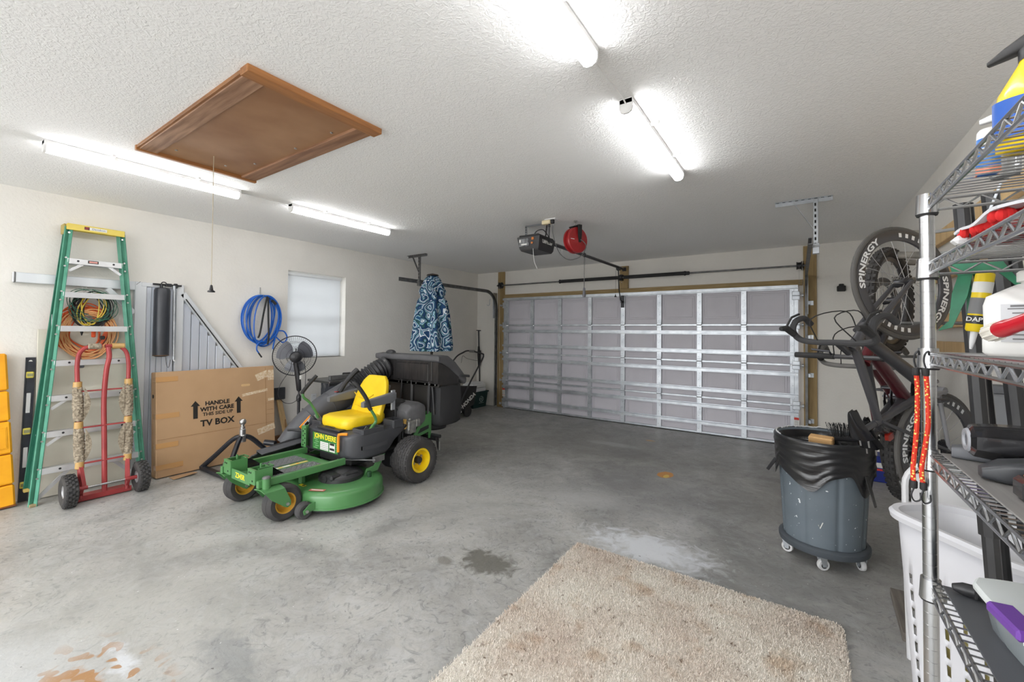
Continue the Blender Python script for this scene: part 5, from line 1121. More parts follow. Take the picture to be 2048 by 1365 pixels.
# trash can on a wheeled dolly
t = thing('trash_can', 'large grey-blue rubbish bin on a wheeled dolly, lined with a black bag', 'trash can', (.13, 3.54, 0))
BINM = mat('bin_grey_blue', (104, 114, 122), .55, col2=(92, 102, 110), vs=3); n = BINM.node_tree.nodes; l = BINM.node_tree.links
tc = [x for x in n if x.type == 'TEX_COORD'][0]; nz = n.new('ShaderNodeTexNoise'); nz.inputs['Scale'].default_value = 42; nz.inputs['Detail'].default_value = 2; l.new(tc.outputs['Object'], nz.inputs[0])
rp = n.new('ShaderNodeValToRGB'); rp.color_ramp.elements[0].position = .70; rp.color_ramp.elements[1].position = .72; l.new(nz.outputs[0], rp.inputs[0])
mxn = n.new('ShaderNodeMix'); mxn.data_type = 'RGBA'; l.new(rp.outputs[0], mxn.inputs[0]); l.new(n['Principled BSDF'].inputs['Base Color'].links[0].from_socket, mxn.inputs[6]); mxn.inputs[7].default_value = lin((226, 230, 232)); l.new(mxn.outputs[2], n['Principled BSDF'].inputs['Base Color'])
def can_r(z, a):
    r = .222+(.258-.222)*(z-.13)/.66
    for c in range(8):
        d_ = (a-(2*pi*c/8+.32)+pi) % (2*pi)-pi; r -= .010*math.exp(-(d_/.045)**2)
    return r
m = MB().sheet(lambda u, v: ((can_r(.13+.66*v, 2*pi*u))*cos(2*pi*u), can_r(.13+.66*v, 2*pi*u)*sin(2*pi*u), .13+.66*v), 144, 14, cu=True)
m.lathe([(0, .13), (.222, .13)], 48); m.build('body', BINM, t, ang=60)
MB().lathe([(.255, .755), (.268, .765), (.275, .785), (.272, .80), (.26, .803), (.248, .795), (.246, .76)], 48).build('rim', BINM, t)
LINER = mat('bag_black', (36, 36, 38), .28, spec=.7, bump=.5, bs=7, stretch=(1, 1, 7)); rnd = random.Random(5)
def low(a):
    """height of the liner's lower edge round the bin"""
    d = degrees_ = (math.degrees(a) % 360)
    z = .615+.02*sin(3*a)+.01*sin(11*a)
    for c, w_, h_ in ((258, 20, .125), (236, 12, .05), (318, 12, .10), (332, 8, .05), (195, 8, .07), (60, 20, .06)):
        q = (d-c+180) % 360-180; z -= h_*math.exp(-(q/w_)**2)
    return z
def drape(u, v):
    a = 2*pi*u
    if v < .14: k = v/.14; r, z = .238-.004+.03*k, .74+.068*k
    elif v < .24: k = (v-.14)/.1; r, z = .272+.008*sin(pi*k*.5), .808-.018*k
    else:
        k = (v-.24)/.76; z = .79-(.79-low(a))*k
        r = .279-.012*k+.006*sin(5*a+2*k)*k+.0022*sin(3*a+26*k)+.0018*sin(-4*a+41*k+2*sin(3*a))+.004*sin(13*a+3*k)*max(0, k-.6)+max(0, .60-z)*.10
    return (r*cos(a), r*sin(a), z)
MB().sheet(drape, 200, 26, cu=True).build('bag_liner', LINER, t, ang=80)
def inner(u, v):
    a = 2*pi*u; r = .243*(1-v)**.9+.002
    z = .80-.07*min(1, v*9)-.02*v+.028*sin(5*a+7*v)*min(1, v*3)+.018*sin(13*a+17*v)*min(1, v*4)+.04*math.exp(-(((a-.5) % (2*pi)-pi/6)**2))*v
    return (r*cos(a), r*sin(a), min(.79, z))
MB().sheet(inner, 120, 30, cu=True).build('bag_mouth', LINER, t, ang=40)
m = MB()
for k in range(40):
    a = 2*pi*k/40
    if rnd.random() < .8 and not (3.6 < a < 5.9): m.tube([(.262*cos(a+j*.05), .262*sin(a+j*.05), .809+rnd.uniform(-.003, .004)) for j in range(4)], .005, 5)
m.build('dusty_rim_edge', mat('rim_dust', (206, 206, 206), .8), t)['kind'] = 'stuff'
for a0, a1 in ((322, .16), (190, .1)):
    a = radians(a0); m = MB().solid(lambda u, v: ((.275+.05*v-.01*u)*cos(a+.16*(u-.5)*(1-.4*v)), (.275+.05*v)*sin(a+.16*(u-.5)*(1-.4*v)), .62-.17*v*(1 if a1 > .12 else .5)), 5, 8, .004); m.build('bag_flap', LINER, t)
m = MB().lathe([(.0, .085), (.22, .085), (.245, .09), (.25, .105), (.25, .125), (.24, .135), (.225, .14)], 48); m.build('dolly', mat('dolly_grey', (70, 76, 82), .6), t)
CW = mat('caster_grey', (206, 206, 206), .5)
for k in range(5):
    a = radians(-92+72*k); c = (.205*cos(a), .205*sin(a)); rz = 35+k*77
    MB().lathe([(.0, -.011), (.02, -.013), (.032, -.013), (.035, -.006), (.035, .006), (.032, .013), (.02, .013), (0, .011)], 24, T(c[0], c[1], .035, rz=rz) @ Matrix.Rotation(radians(90), 4, 'X')).build('caster_wheel', CW, t)
    m = MB().lathe([(0, -.0145), (.019, -.0145), (.02, -.013)], 18, T(c[0], c[1], .035, rz=rz) @ Matrix.Rotation(radians(90), 4, 'X')); m.lathe([(0, .0145), (.019, .0145), (.02, .013)], 18, T(c[0], c[1], .035, rz=rz) @ Matrix.Rotation(radians(90), 4, 'X')); m.build('wheel_hub', BLACK_MATT, t)
    A = T(c[0], c[1], 0, rz=rz); m = MB()
    for s in (-1, 1): m.prism([(-.012, .025), (.012, .025), (.016, .088), (-.03, .088)], s*.017-.0012, s*.017+.0012, A @ XZ)
    m.cyl((0, -.02, .035), (0, .02, .035), .006, seg=8, M=A); m.build('caster_fork', GALV, t)
MB().tube([(-.03, -.231, .285), (-.022, -.232, .265), (-.008, -.2335, .305)], .003, 5).build('paint_tick', WHITE_LABEL, t)
tag(MB().box((0, 0, 0), (.13, .06, .05), .006, T(rx=12, rz=-14)).build('cardboard_box', mat('carton_tan', (206, 164, 112), .8)), 'small tan carton lying on top of the bag in the rubbish bin', 'box').location = (.12, 3.42, .797)
tb = thing('scrub_brush', 'black bristle brush head standing in the rubbish bin', 'brush', (.26, 3.56, .81), rz=20)
m = MB(); rnd = random.Random(9)
for k in range(150): x, y = rnd.uniform(-.09, .09), rnd.uniform(-.03, .03); m.tube([(x, y, 0), (x*1.12, y*1.2, .05), (x*1.2+rnd.uniform(-.01, .01), y*1.4, .085)], .0015, 3)
m.build('bristles', BLACK_MATT, tb)['kind'] = 'stuff'
MB().box((0, 0, -.01), (.2, .07, .03), .008).build('block', BLACK, tb)

# ---------------------------------------------------------------- bicycles hung on the right wall
TYRE_S = mat('slick_tyre', (84, 82, 80), .7); TAN_S = mat('tan_sidewall', (168, 124, 88), .7); CARB = mat('carbon_black', (62, 62, 66), .28, coat=.3); CARB_G = mat('carbon_grey', (128, 128, 132), .35, coat=.3)
MARO = mat('metallic_maroon', (96, 22, 34), .28, coat=.5, metal=.2); SPOKE = mat('spoke_steel', (190, 190, 192), .3, .9); COMP = mat('component_grey', (70, 70, 74), .35, .6)
BIKE_TXT = mat('rim_white', (228, 230, 232), .45); TAPE_G = mat('grey_bar_tape', (112, 110, 108), .7); TAPE_B = mat('black_bar_tape', (58, 58, 60), .75)
def bicycle(label, O, tdir, sc, tyre='slick', colour=None, lower=None, flat=False, text=None, steer=0, bartape=None, tyre_r=.013, rimd=.042, extra=0):
    """hung by the front wheel; plane coordinates (u towards the wall, z up) relative to the front hub O"""
    tx, ty = tdir; L = hypot(tx, ty); tx /= L; ty /= L; nx, ny = -ty, tx
    BM = Matrix(((tx, nx, 0, O[0]), (ty, ny, 0, O[1]), (0, 0, 1, O[2]), (0, 0, 0, 1)))
    t = thing('bicycle', label, 'bicycle', M=BM); S = sc
    q = lambda u, z, n=0: Vector((u*S, n*S, z*S))
    FH, RH, BB, SCp = q(0, 0), q(.241, -.872), q(.20, -.561), q(-.167, -.712)
    ax = Vector((.65, 0, .76)); ax.normalize(); fw = Vector((-ax.z, 0, ax.x))
    HL = FH - ax*.36*S + fw*.035*S; HT = HL - ax*.13*S
    R = .30*S
    def tubes(name, mt, *ls):
        m = MB()
        for a, b, r1, r2 in ls: m.tube([a, lerp(a, b, .5), b], [r1*S, (r1+r2)/2*S, r2*S], 12)
        return m.build(name, mt, t)
    f2 = lower or colour
    tubes('down_tube', colour, (HL+ax*-.03*S, BB, .029, .034)); tubes('top_tube', colour if not lower else lower, (HT+ax*.03*S, SCp, .022, .017)); tubes('seat_tube', CARB, (BB, SCp+(SCp-BB)*.08, .02, .017)); tubes('head_tube', colour, (HL, HT, .026, .026))
    sp_end = SCp+(SCp-BB).normalized()*.12*S
    tubes('seat_post', CARB, (SCp, sp_end, .0145, .0145))
    for s in (-1, 1):
        o = Vector((0, s*.028*S, 0)); tubes('chain_stay', CARB_G if colour is CARB else CARB, (BB+o, RH+o*1.8, .011, .008)); tubes('seat_stay', f2, (SCp+o*.5, RH+o*1.8, .009, .007))
    # wheels
    def wheel(C, rot, name):
        A = Matrix.Translation(C) @ rot @ Matrix.Rotation(radians(90), 4, 'X')
        if tyre == 'knob':
            m = MB().torus(R-.026*S, .026*S, 48, 10, M=A)
            for k in range(52):
                for j in (-1, 0, 1):
                    a = 2*pi*(k+(.5 if j else 0))/52; m.box((0, 0, 0), (.014*S, .018*S, .009*S), .001, A @ Matrix.Rotation(a, 4, 'Z') @ T((R-.003*abs(j)*3*S), 0, j*.019*S) @ Matrix.Rotation(radians(90), 4, 'Y'))
            w = m.build(name+'_tyre', RUBBER, t); ri = R-.052*S
        else:
            w = MB().torus(R-tyre_r*S, tyre_r*S, 56, 10, M=A).build(name+'_tyre', TYRE_S, t); ri = R-.024*S
            if tyre == 'tan':
                for s in (-1, 1): MB().lathe([(R-.034*S, s*.012*S), (R-.012*S, s*.0145*S)], 56, A).build('tan_sidewall', TAN_S, w)
        if tyre == 'tan': ri = R-.034*S
        m = MB().lathe([(ri, -.010*S), (ri+.004*S, 0), (ri, .010*S), (ri-rimd*.5*S, .012*S), (ri-rimd*S, .006*S), (ri-rimd*S-.002*S, 0), (ri-rimd*S, -.006*S), (ri-rimd*.5*S, -.012*S), (ri, -.010*S)], 56, A)
        if text:
            rt = ri-rimd*.5*S
            for s in (-1, 1):
                mm = m; m.k = 1
                for a0 in (155, -25) if name == 'front' else (160, -20):
                    mm.text(text, .044*S, A @ (Matrix.Identity(4) if s > 0 else Matrix.Rotation(pi, 4, 'X')), .0008*S, .0012*S, warp=lambda x, y, z, a0=a0: ((rt+y-.001*S)*cos(radians(a0)-x/rt), (rt+y)*sin(radians(a0)-x/rt), .0128*S+z), sx=1.5)
                    for b_ in range(6):
                        a = radians(a0-(66+b_*9)*1); c = Vector((rt*cos(a), rt*sin(a), .0128*S)); mm.box((0, 0, 0), (.022*S, .016*S, .0008*S), 0, A @ (Matrix.Identity(4) if s > 0 else Matrix.Rotation(pi, 4, 'X')) @ Matrix.Translation(c) @ Matrix.Rotation(a, 4, 'Z'))
        m.build('rim', (CARB, BIKE_TXT), w)
        m = MB()
        for k in range(18):
            a = 2*pi*k/18; b_ = a+(.9 if k % 2 else -.9)*.5; s = 1 if k % 4 < 2 else -1
            m.tube([A @ Vector((.022*S*cos(b_), .022*S*sin(b_), s*.025*S)), A @ Vector(((ri-rimd*S)*cos(a), (ri-rimd*S)*sin(a), 0))], .0013*S, 4, cap=False)
        m.build('spokes', SPOKE, w)
        m = MB().lathe([(0, -.05*S), (.009*S, -.05*S), (.009*S, -.035*S), (.024*S, -.028*S), (.018*S, 0), (.024*S, .028*S), (.009*S, .035*S), (.009*S, .05*S), (0, .05*S)], 16, A); m.build('hub', COMP, w)
        return A, w
    steerM = Matrix.Rotation(radians(steer), 4, ax)
    wheel(FH, steerM, 'front'); Ar, rw = wheel(RH, Matrix.Identity(4), 'rear')
    m = MB()
    for k in range(8): m.lathe([((.052-.004*k)*S, 0), ((.052-.004*k)*S, .0018*S), (.012*S, .0018*S)], 26, Ar @ T(0, 0, (.02+.004*k)*S))
    m.build('cassette', COMP, rw)
    if tyre == 'knob':
        for nm, C in (('rear', Ar),): MB().lathe([(.055*S, -.032*S), (.08*S, -.032*S), (.08*S, -.030*S), (.055*S, -.030*S)], 32, C).build('disc_rotor', STEEL, rw)
    # fork
    SM = Matrix.Translation(HL) @ steerM @ Matrix.Translation(-HL)
    for s in (-1, 1):
        o = Vector((0, s*.045*S, 0)); m = MB().tube([SM @ (HL+o*.9), SM @ lerp(HL+o, FH+o, .5), SM @ (FH+o)] if steer else [HL+o*.9, Vector(lerp(HL+o, FH+o, .5)), FH+o], [.017*S, .0145*S, .009*S], 10); m.build('fork_leg', CARB if not lower else mat('fork_grey', (60, 60, 64), .3), t)
    MB().tube([HL-ax*.005*S, HL+ax*.03*S], .03*S, 10).build('fork_crown', CARB, t)
    # stem and bar
    bc = HT-ax*.03*S+fw*.09*S
    MB().tube([HT-ax*.02*S, bc], .017*S, 10).build('stem', COMP, t)
    if flat:
        MB().tube([bc+Vector((0, -.15*S, 0)), bc, bc+Vector((0, .27*S, 0))], .012*S, 8).build('handlebar', CARB, t)
        for s in (-1, 1):
            MB().tube([bc+Vector((0, s*.10*S, 0)), bc+Vector((0, s*(.17 if s < 0 else .29)*S, 0))], .016*S, 10).build('grip', BLACK_MATT, t)
            m = MB().tube([bc+Vector((0, s*.11*S, 0)), bc+Vector((0, s*.11*S, 0))+fw*.04*S, bc+Vector((0, s*.19*S, 0))+fw*.055*S], .006*S, 6); m.build('brake_lever', COMP, t)
    else:
        for s in (-1, 1):
            e = lambda f, d, n: bc+fw*f*S-ax*(-d)*S*1+Vector((0, s*n*S, 0))
            pts = smooth([e(0, 0, 0), e(.0, 0, .12), e(.02, 0, .19), e(.075, .01, .2), e(.095, .06, .2), e(.06, .115, .205), e(.0, .125, .21)], 5)
            MB().tube(pts, .0155*S, 10).build('drop_bar', bartape or TAPE_B, t)
            m = MB().tube([e(.06, .0, .198), e(.12, -.01, .198), e(.145, -.035, .198)], [.017*S, .017*S, .012*S], 8); m.tube([e(.125, -.0, .198), e(.13, .06, .2), e(.10, .11, .205)], .006*S, 6); m.build('brake_hood', BLACK_MATT, t)
    # saddle: a tapered shell on rails, nose up
    sd = (SCp-BB).normalized(); se = Vector((sd.z, 0, -sd.x))
    if se.z < 0: se = -se
    rows = []
    for k in range(11):
        v = k/10; w_ = (.044*(1-v)**1.1+.014)*(1 if v < .95 else .7); c = sp_end+sd*(.026+.008*sin(v*3))*S+se*(-.03+.15*v)*S
        rows.append([c+Vector((0, w_*cos(a)*S, 0))+sd*(.016*sin(a)*S-(.02*S if abs(cos(a)) > .8 else 0)) for a in [2*pi*j/14 for j in range(14)]])
    MB().loft([[tuple(p) for p in r] for r in rows]).build('saddle', BLACK_GLOSS, t, ang=60)
    m = MB()
    for s in (-1, 1): m.tube(smooth([sp_end+se*-.08*S+Vector((0, s*.02*S, 0))+sd*.012*S, sp_end+Vector((0, s*.02*S, 0)), sp_end+se*.1*S+Vector((0, s*.012*S, 0))+sd*.012*S], 4), .004*S, 6)
    m.build('saddle_rails', SPOKE, t)
    # crank, chainring, pedals, chain
    m = MB().lathe([(.055*S, .0), (.088*S, 0), (.088*S, .003*S), (.055*S, .003*S), (.055*S, 0)], 36, Matrix.Translation(BB+Vector((0, .04*S, 0))) @ Matrix.Rotation(radians(90), 4, 'X'))
    for k in range(4): a = 2*pi*k/4; m.bar(BB+Vector((.01*cos(a), .038, .01*sin(a)))*S, BB+Vector((.07*cos(a), .038, .07*sin(a)))*S, .012*S, .004*S, .001)
    m.build('chainring', COMP, t)
    m = MB().cyl(BB+Vector((0, -.06*S, 0)), BB+Vector((0, .06*S, 0)), .02*S)
    for s, a in ((1, .2), (-1, .2+pi)):
        e = BB+Vector((.16*cos(a), s*.07, .16*sin(a)))*S; m.bar(BB+Vector((0, s*.062*S, 0)), e, .024*S, .013*S, .003)
    m.build('crank', CARB_G, t)
    for s, a in ((1, .2), (-1, .2+pi)):
        e = BB+Vector((.16*cos(a), s*.115, .16*sin(a)))*S; m = MB().box(tuple(e), (.07*S, .075*S, .018*S), .006); m.build('pedal', COMP, t)
    m = MB()
    for s in (-1, 1):
        p0 = BB+Vector((s*.085, .04, .02*s))*S; p1 = RH+Vector((s*.03, .04, 0))*S
        m.tube([p0, p1], .0035*S, 5)
    m.build('chain', COMP, t)
    m = MB().bar(RH+Vector((.02, .05, -.04))*S, RH+Vector((.05, .05, -.14))*S, .02*S, .012*S, .003); m.cyl(RH+Vector((.05, .045, -.14))*S, RH+Vector((.05, .058, -.14))*S, .022*S, seg=12); m.build('derailleur', COMP, t)
    m = MB()
    for s in (-1, 1): m.tube(smooth([bc+Vector((0, s*.1*S, 0)), bc+fw*.12*S+Vector((0, s*.06*S, .04*S)), HL+fw*.1*S+Vector((0, s*.03*S, .03*S)), HL+Vector((0, s*.03*S, 0))], 5), .003*S, 5)
    m.build('cables', BLACK_MATT, t)
    return t, dict(FH=FH, RH=RH, BB=BB, SC=SCp, HT=HT, HL=HL, ax=ax, fw=fw, S=S)
b1, k1 = bicycle('black road bicycle with white-lettered deep rims, nearest the shelves', (.448, 2.96, 1.757), (.669, .743), 1.0, 'slick', CARB, None, text='SPINERGY', steer=-8, bartape=TAPE_B, rimd=.05)
b2, k2 = bicycle('dark maroon mountain bicycle with knobby black tyres, middle of the three hung bicycles', (.475, 3.52, 1.70), (.42, .9), 1.1, 'knob', MARO, CARB, flat=True, rimd=.022)
b3, k3 = bicycle('bicycle with tan sidewall tyres and grey bar tape, farthest from the shelves', (.54, 4.26, 1.60), (.4, .92), 1.08, 'tan', MARO, MARO, bartape=TAPE_G, tyre_r=.019, rimd=.02)
tl_ = MB().loft([[(x*w, y*w, z) for x, y in ((-.02, -.012), (.02, -.012), (.02, .012), (-.02, .012))] for w, z in ((.7, 0), (1, .01), (1, .07), (.6, .085))]); m = tl_.build('tail_light', mat('tail_red', (188, 46, 34), .25, coat=.5), b2, M=Matrix.Translation(k2['SC']+Vector((.02, -.03, -.05))) @ Matrix.Rotation(radians(80), 4, 'Y'))
# wall rails and padded hangers
t = thing('bike_rack', 'timber rails on the right wall with padded arms that hold the bicycles', 'bike rack', (XR-.0005, 3.4, 1.7))
for z in (.45, .2, -.12, -.3): MB().box((-.019, 0, z), (.038, 1.7, .09), .003).build('timber_rail', PINE, t)
PAD = mat('arm_foam', (150, 146, 138), .8, col2=(70, 68, 66), vs=12)
for y, z, x in ((-.20, .345, -.36), (-.20, .225, -.36), (.43, .27, -.30), (.43, .15, -.30)):
    MB().tube([(-.02, y, z+.02), (x+.1, y, z), (x, y, z+.015)], .009, 8).build('arm', GALV, t); MB().tube([(x+.12, y, z), (x-.0, y, z+.012)], .02, 10).build('foam_sleeve', PAD, t)
for y, z, x in ((-.20, -.15, -.36), (.48, -.36, -.30)):
    MB().tube(smooth([(-.02, y-.05, z), (x+.03, y-.05, z), (x, y-.03, z), (x, y+.03, z), (x+.03, y+.05, z), (-.02, y+.05, z)], 4), .008, 8).build('wheel_loop', GALV_D, t)
t = thing('wall_clip', 'small black plastic clip on the back wall beside the bicycle wheels', 'clip', (.455, YB-.0005, 2.076))
MB().box((0, -.03, 0), (.09, .06, .07), .008).build('body', BLACK_MATT, t); MB().box((0, -.03, .045), (.05, .04, .03), .006).build('top_tab', BLACK_MATT, t)
# blue carton by the wall
t = thing('motor_oil_box', 'blue box with white and red lettering band on the floor behind the rubbish bin', 'box', (.59, 5.75, 0))
MB().box((0, 0, .13), (.3, .22, .26), .006).build('carton', mat('carton_blue', (26, 44, 128), .5), t)
MB().box((0, -.111, .17), (.28, .003, .05), .001).build('white_band', WHITE_LABEL, t); MB().box((0, -.111, .125), (.28, .003, .02), .001).build('red_band', RED_LABEL, t)
t = thing('folding_chair', 'white folding chair with arched back folded upright beside the laundry basket', 'folding chair', (.60, 2.66, 0))
CH = mat('chair_white', (216, 217, 220), .4)
MB().tube([(-.18, 0, 0), (-.19, .015, .5), (-.19, .025, .78)] + [(-.19+.09*(1-cos(a)), .03, .78+.11*sin(a)) for a in [pi/2*k/6 for k in range(1, 7)]] + [(.10+.09*sin(a), .03, .78+.11*cos(a)) for a in [pi/2*k/6 for k in range(0, 7)]] + [(.19, .015, .5), (.18, 0, 0)], .013, 8).build('frame', CH, t)
MB().solid(lambda u, v: (-.17+.34*u, .022, .62+.24*v-.02*(2*u-1)**2), 8, 4, .012).build('back_panel', CH, t)
MB().box((0, .05, .36), (.34, .02, .36), .006).build('seat', CH, t)
for s in (-1, 1): MB().tube([(s*.16, .07, 0), (s*.165, .055, .58)], .011, 8).build('rear_leg', CH, t)
# laundry basket
t = thing('laundry_basket', 'tall white plastic laundry basket with oblong holes behind the shelf post', 'basket', (.55, 2.15, 0), rz=0)
d1, d2 = Vector((.6, -.8, 0)), Vector((.8, .6, 0))
BASK = mat('basket_white', (214, 215, 221), .42)
t.rotation_euler = (0, 0, atan2(-.8, .6))
def ring(k, z, grow=0, n=10):
    hx_b, hy_b, r = .25*k+grow, .15*k+grow, .10*k+grow; out = []
    for cx, cy, a0 in ((hx_b-r, hy_b-r, 0), (-(hx_b-r), hy_b-r, 90), (-(hx_b-r), -(hy_b-r), 180), (hx_b-r, -(hy_b-r), 270)):
        for i in range(n+1): a = radians(a0+90*i/n); out.append((cx+r*cos(a), cy+r*sin(a), z))
    return out
def interp(ringp, s):
    """point at arc fraction s along a closed ring"""
    L_ = [0]
    for i in range(len(ringp)): a, b = Vector(ringp[i]), Vector(ringp[(i+1) % len(ringp)]); L_.append(L_[-1]+(b-a).length)
    d_ = (s % 1)*L_[-1]
    for i in range(len(ringp)):
        if L_[i+1] >= d_: 
            f = (d_-L_[i])/max(1e-9, L_[i+1]-L_[i]); return Vector(ringp[i]).lerp(Vector(ringp[(i+1) % len(ringp)]), f)
# wall with a grid of holes: strips and struts
zs = [.0, .2]; NC = 44
m = MB(); rows_z = [.04, .16]
h0, dz = .16, .062
for q in range(7): rows_z += [h0+q*dz+.012, h0+q*dz+.05]
rows_z = sorted(set(rows_z+[.66, .775]))
fr_ = []
for c in range(NC*4): fr_.append(c/(NC*4))
def bp(s, z, inn=0): k = .80+.20*z/.8; p = interp(ring(k, z, -inn), s); return (p.x, p.y, z)
vs = [[bp(s, z) for s in fr_] for z in rows_z]; M_ = len(fr_)
V = [p for r in vs for p in r]; F = []
for j in range(len(rows_z)-1):
    hole_row = abs((rows_z[j+1]-rows_z[j])-.038) < .002
    for i in range(M_):
        g = i % 4
        if hole_row and g in (1, 2) and (i//4) % 2 == 0 and not (0 <= ((i//4) % 22) < 0): continue
        F.append((j*M_+i, j*M_+(i+1) % M_, (j+1)*M_+(i+1) % M_, (j+1)*M_+i))
o = MB().add(V, F).build('wall', BASK, t, ang=60)
sm_ = o.modifiers.new('thickness', 'SOLIDIFY'); sm_.thickness = .004; sm_.offset = -1
MB().loft([[bp(s, .0+.04) for s in fr_], [bp(s, .0, .02) for s in fr_], [bp(s, .004, .03) for s in fr_]]).build('bottom', BASK, t, ang=60)
m = MB().loft([ring(1.0, .77, -.002), ring(1.0, .772, .022), ring(1.0, .79, .026), ring(1.0, .802, .016), ring(1.0, .80, -.004), ring(1.0, .77, -.005)], cap=False); m.build('rim', BASK, t, ang=50)
t = thing('laundry_pile', 'crumpled pale yellow cloth showing through the laundry basket holes', 'cloth', (.55, 2.15, .05)); t.rotation_euler = (0, 0, atan2(-.8, .6))
m = MB().sph((0, 0, .27), (.175, .095, .25), 30, 20); rnd = random.Random(2)
m.v = [(x*(1+.05*sin(30*z+9*x)), y*(1+.07*sin(23*z+31*x)), z) for x, y, z in m.v]; m.build('cloth', mat('pale_yellow_cloth', (226, 216, 160), .9, col2=(206, 196, 120), vs=6, bump=.4, bs=12), t)
t = thing('floor_plank', 'weathered grey plank lying on the floor at the foot of the laundry basket', 'plank', (.455, 3.02, 0))
MB().box((0, 0, .02), (.07, .46, .04), .003, T(rz=-2)).build('plank', mat('weathered_wood', (118, 112, 104), .85, col2=(92, 86, 80), vs=7, stretch=(6, .6, 6), bump=.4, bs=20), t)
t = thing('wall_box', 'grey plastic spreader box hanging low on the right wall behind the black poles', 'box', (XR-.0005, 3.0, 1.13))
MB().box((-.04, 0, .0), (.08, .1, .15), .006).build('body', mat('plastic_mid_grey', (116, 118, 122), .5), t); MB().box((-.04, .015, .095), (.065, .065, .045), .006).build('cap', mat('plastic_dark_grey', (96, 98, 102), .5), t)
# black poles behind the shelves
t = thing('canopy_frame', 'bundle of folded black poles standing behind the wire shelves', 'canopy frame', (.40, 1.72, 0))
POLE = mat('pole_black', (40, 40, 42), .4, col2=(58, 58, 60), vs=30, stretch=(1, 1, .2))
for (p, q, r) in (((.085, .0, .0), (-.012, .0, 1.86), .018), ((.13, .06, .0), (.012, .05, 1.87), .013), ((.19, .04, .0), (.045, .0, 1.88), .019), ((.235, .0, .0), (.085, .03, 1.85), .014)):
    m = MB().tube([p, lerp(p, q, .55), q], r, 8); m.build('pole', POLE, t)
    MB().tube([lerp(p, q, .50), lerp(p, q, .54)], r*1.3, 8).build('pole_collar', BLACK, t)
MB().bar((-.02, .0, 1.62), (.06, -.02, 1.9), .012, .006, .001).build('strut', GALV, t)

# ---------------------------------------------------------------- wire shelving
t = thing('wire_shelving', 'chrome wire shelving unit along the right wall at the edge of the picture', 'shelving', (.515, .66, 0))
SXC, SY0, SY1, XW = .285, -.59, .59, .285
def post(x, y):
    m = MB(); prof = [(.0125, 0)]
    for k in range(71): z = .025*k; prof += [(.0125, z+.0222), (.0121, z+.0225), (.0121, z+.0243), (.0125, z+.0246)]
    m.lathe([(0, 0)]+prof+[(.0125, 1.785), (0, 1.787)], 48, T(x, y, 0)); m.build('post', CHROME, t, ang=12)
for x in (-SXC, SXC):
    for y in (SY0, SY1): post(x, y)
SHELVES = (.955, 1.228, 1.442, 1.634, 1.772)
for z in SHELVES:
    m = MB(); 
    for (a, b) in (((-SXC, SY0), (-SXC, SY1)), ((-SXC, SY1), (SXC, SY1)), ((SXC, SY1), (SXC, SY0)), ((SXC, SY0), (-SXC, SY0))):
        L_ = hypot(b[0]-a[0], b[1]-a[1]); n_ = int(L_/.026)
        m.tube([(a[0], a[1], z), (b[0], b[1], z)], .0032, 6); m.tube([(a[0], a[1], z-.022), (b[0], b[1], z-.022)], .0032, 6)
        zz = []
        for k in range(n_+1):
            x, y = a[0]+(b[0]-a[0])*k/n_, a[1]+(b[1]-a[1])*k/n_; zz.append((x, y, z-.001 if k % 2 else z-.021))
        m.tube(zz, .0024, 5)
    m.build('edge_truss', CHROME, t)
    m = MB(); n_ = 58
    for k in range(1, n_):
        y = SY0+(SY1-SY0)*k/n_; m.tube([(-SXC, y, z+.003), (SXC, y, z+.003)], .0017, 5, cap=False)
    for x in (-.1, .1): m.tube([(x, SY0, z-.001), (x, SY1, z-.001)], .003, 6); m.tube([(x, SY0, z-.016), (x, SY1, z-.016)], .003, 6)
    m.build('wire_deck', CHROME, t)
    for x in (-SXC, SXC):
        for y in (SY0, SY1):
            MB().lathe([(.0128, z-.03), (.019, z-.03), (.0165, z+.012), (.0128, z+.012)], 18, T(x, y, 0)).build('corner_collar', CHROME, t)
            MB().lathe([(.0128, z-.034), (.017, z-.034), (.0185, z-.029), (.0128, z-.029)], 16, T(x, y, 0)).build('shelf_clip', BLACK_MATT, t)
for z, mt in ((SHELVES[0], mat('liner_dark', (84, 86, 90), .45)), (SHELVES[1], mat('liner_grey', (150, 148, 146), .4, col2=(128, 126, 124), vs=3, stretch=(20, 1, 1)))):
    MB().box((0, 0, z+.0065), (2*SXC-.03, 2*SY1-.02, .003), .001).build('shelf_liner', mt, t)
SH = lambda i: SHELVES[i]+.0052
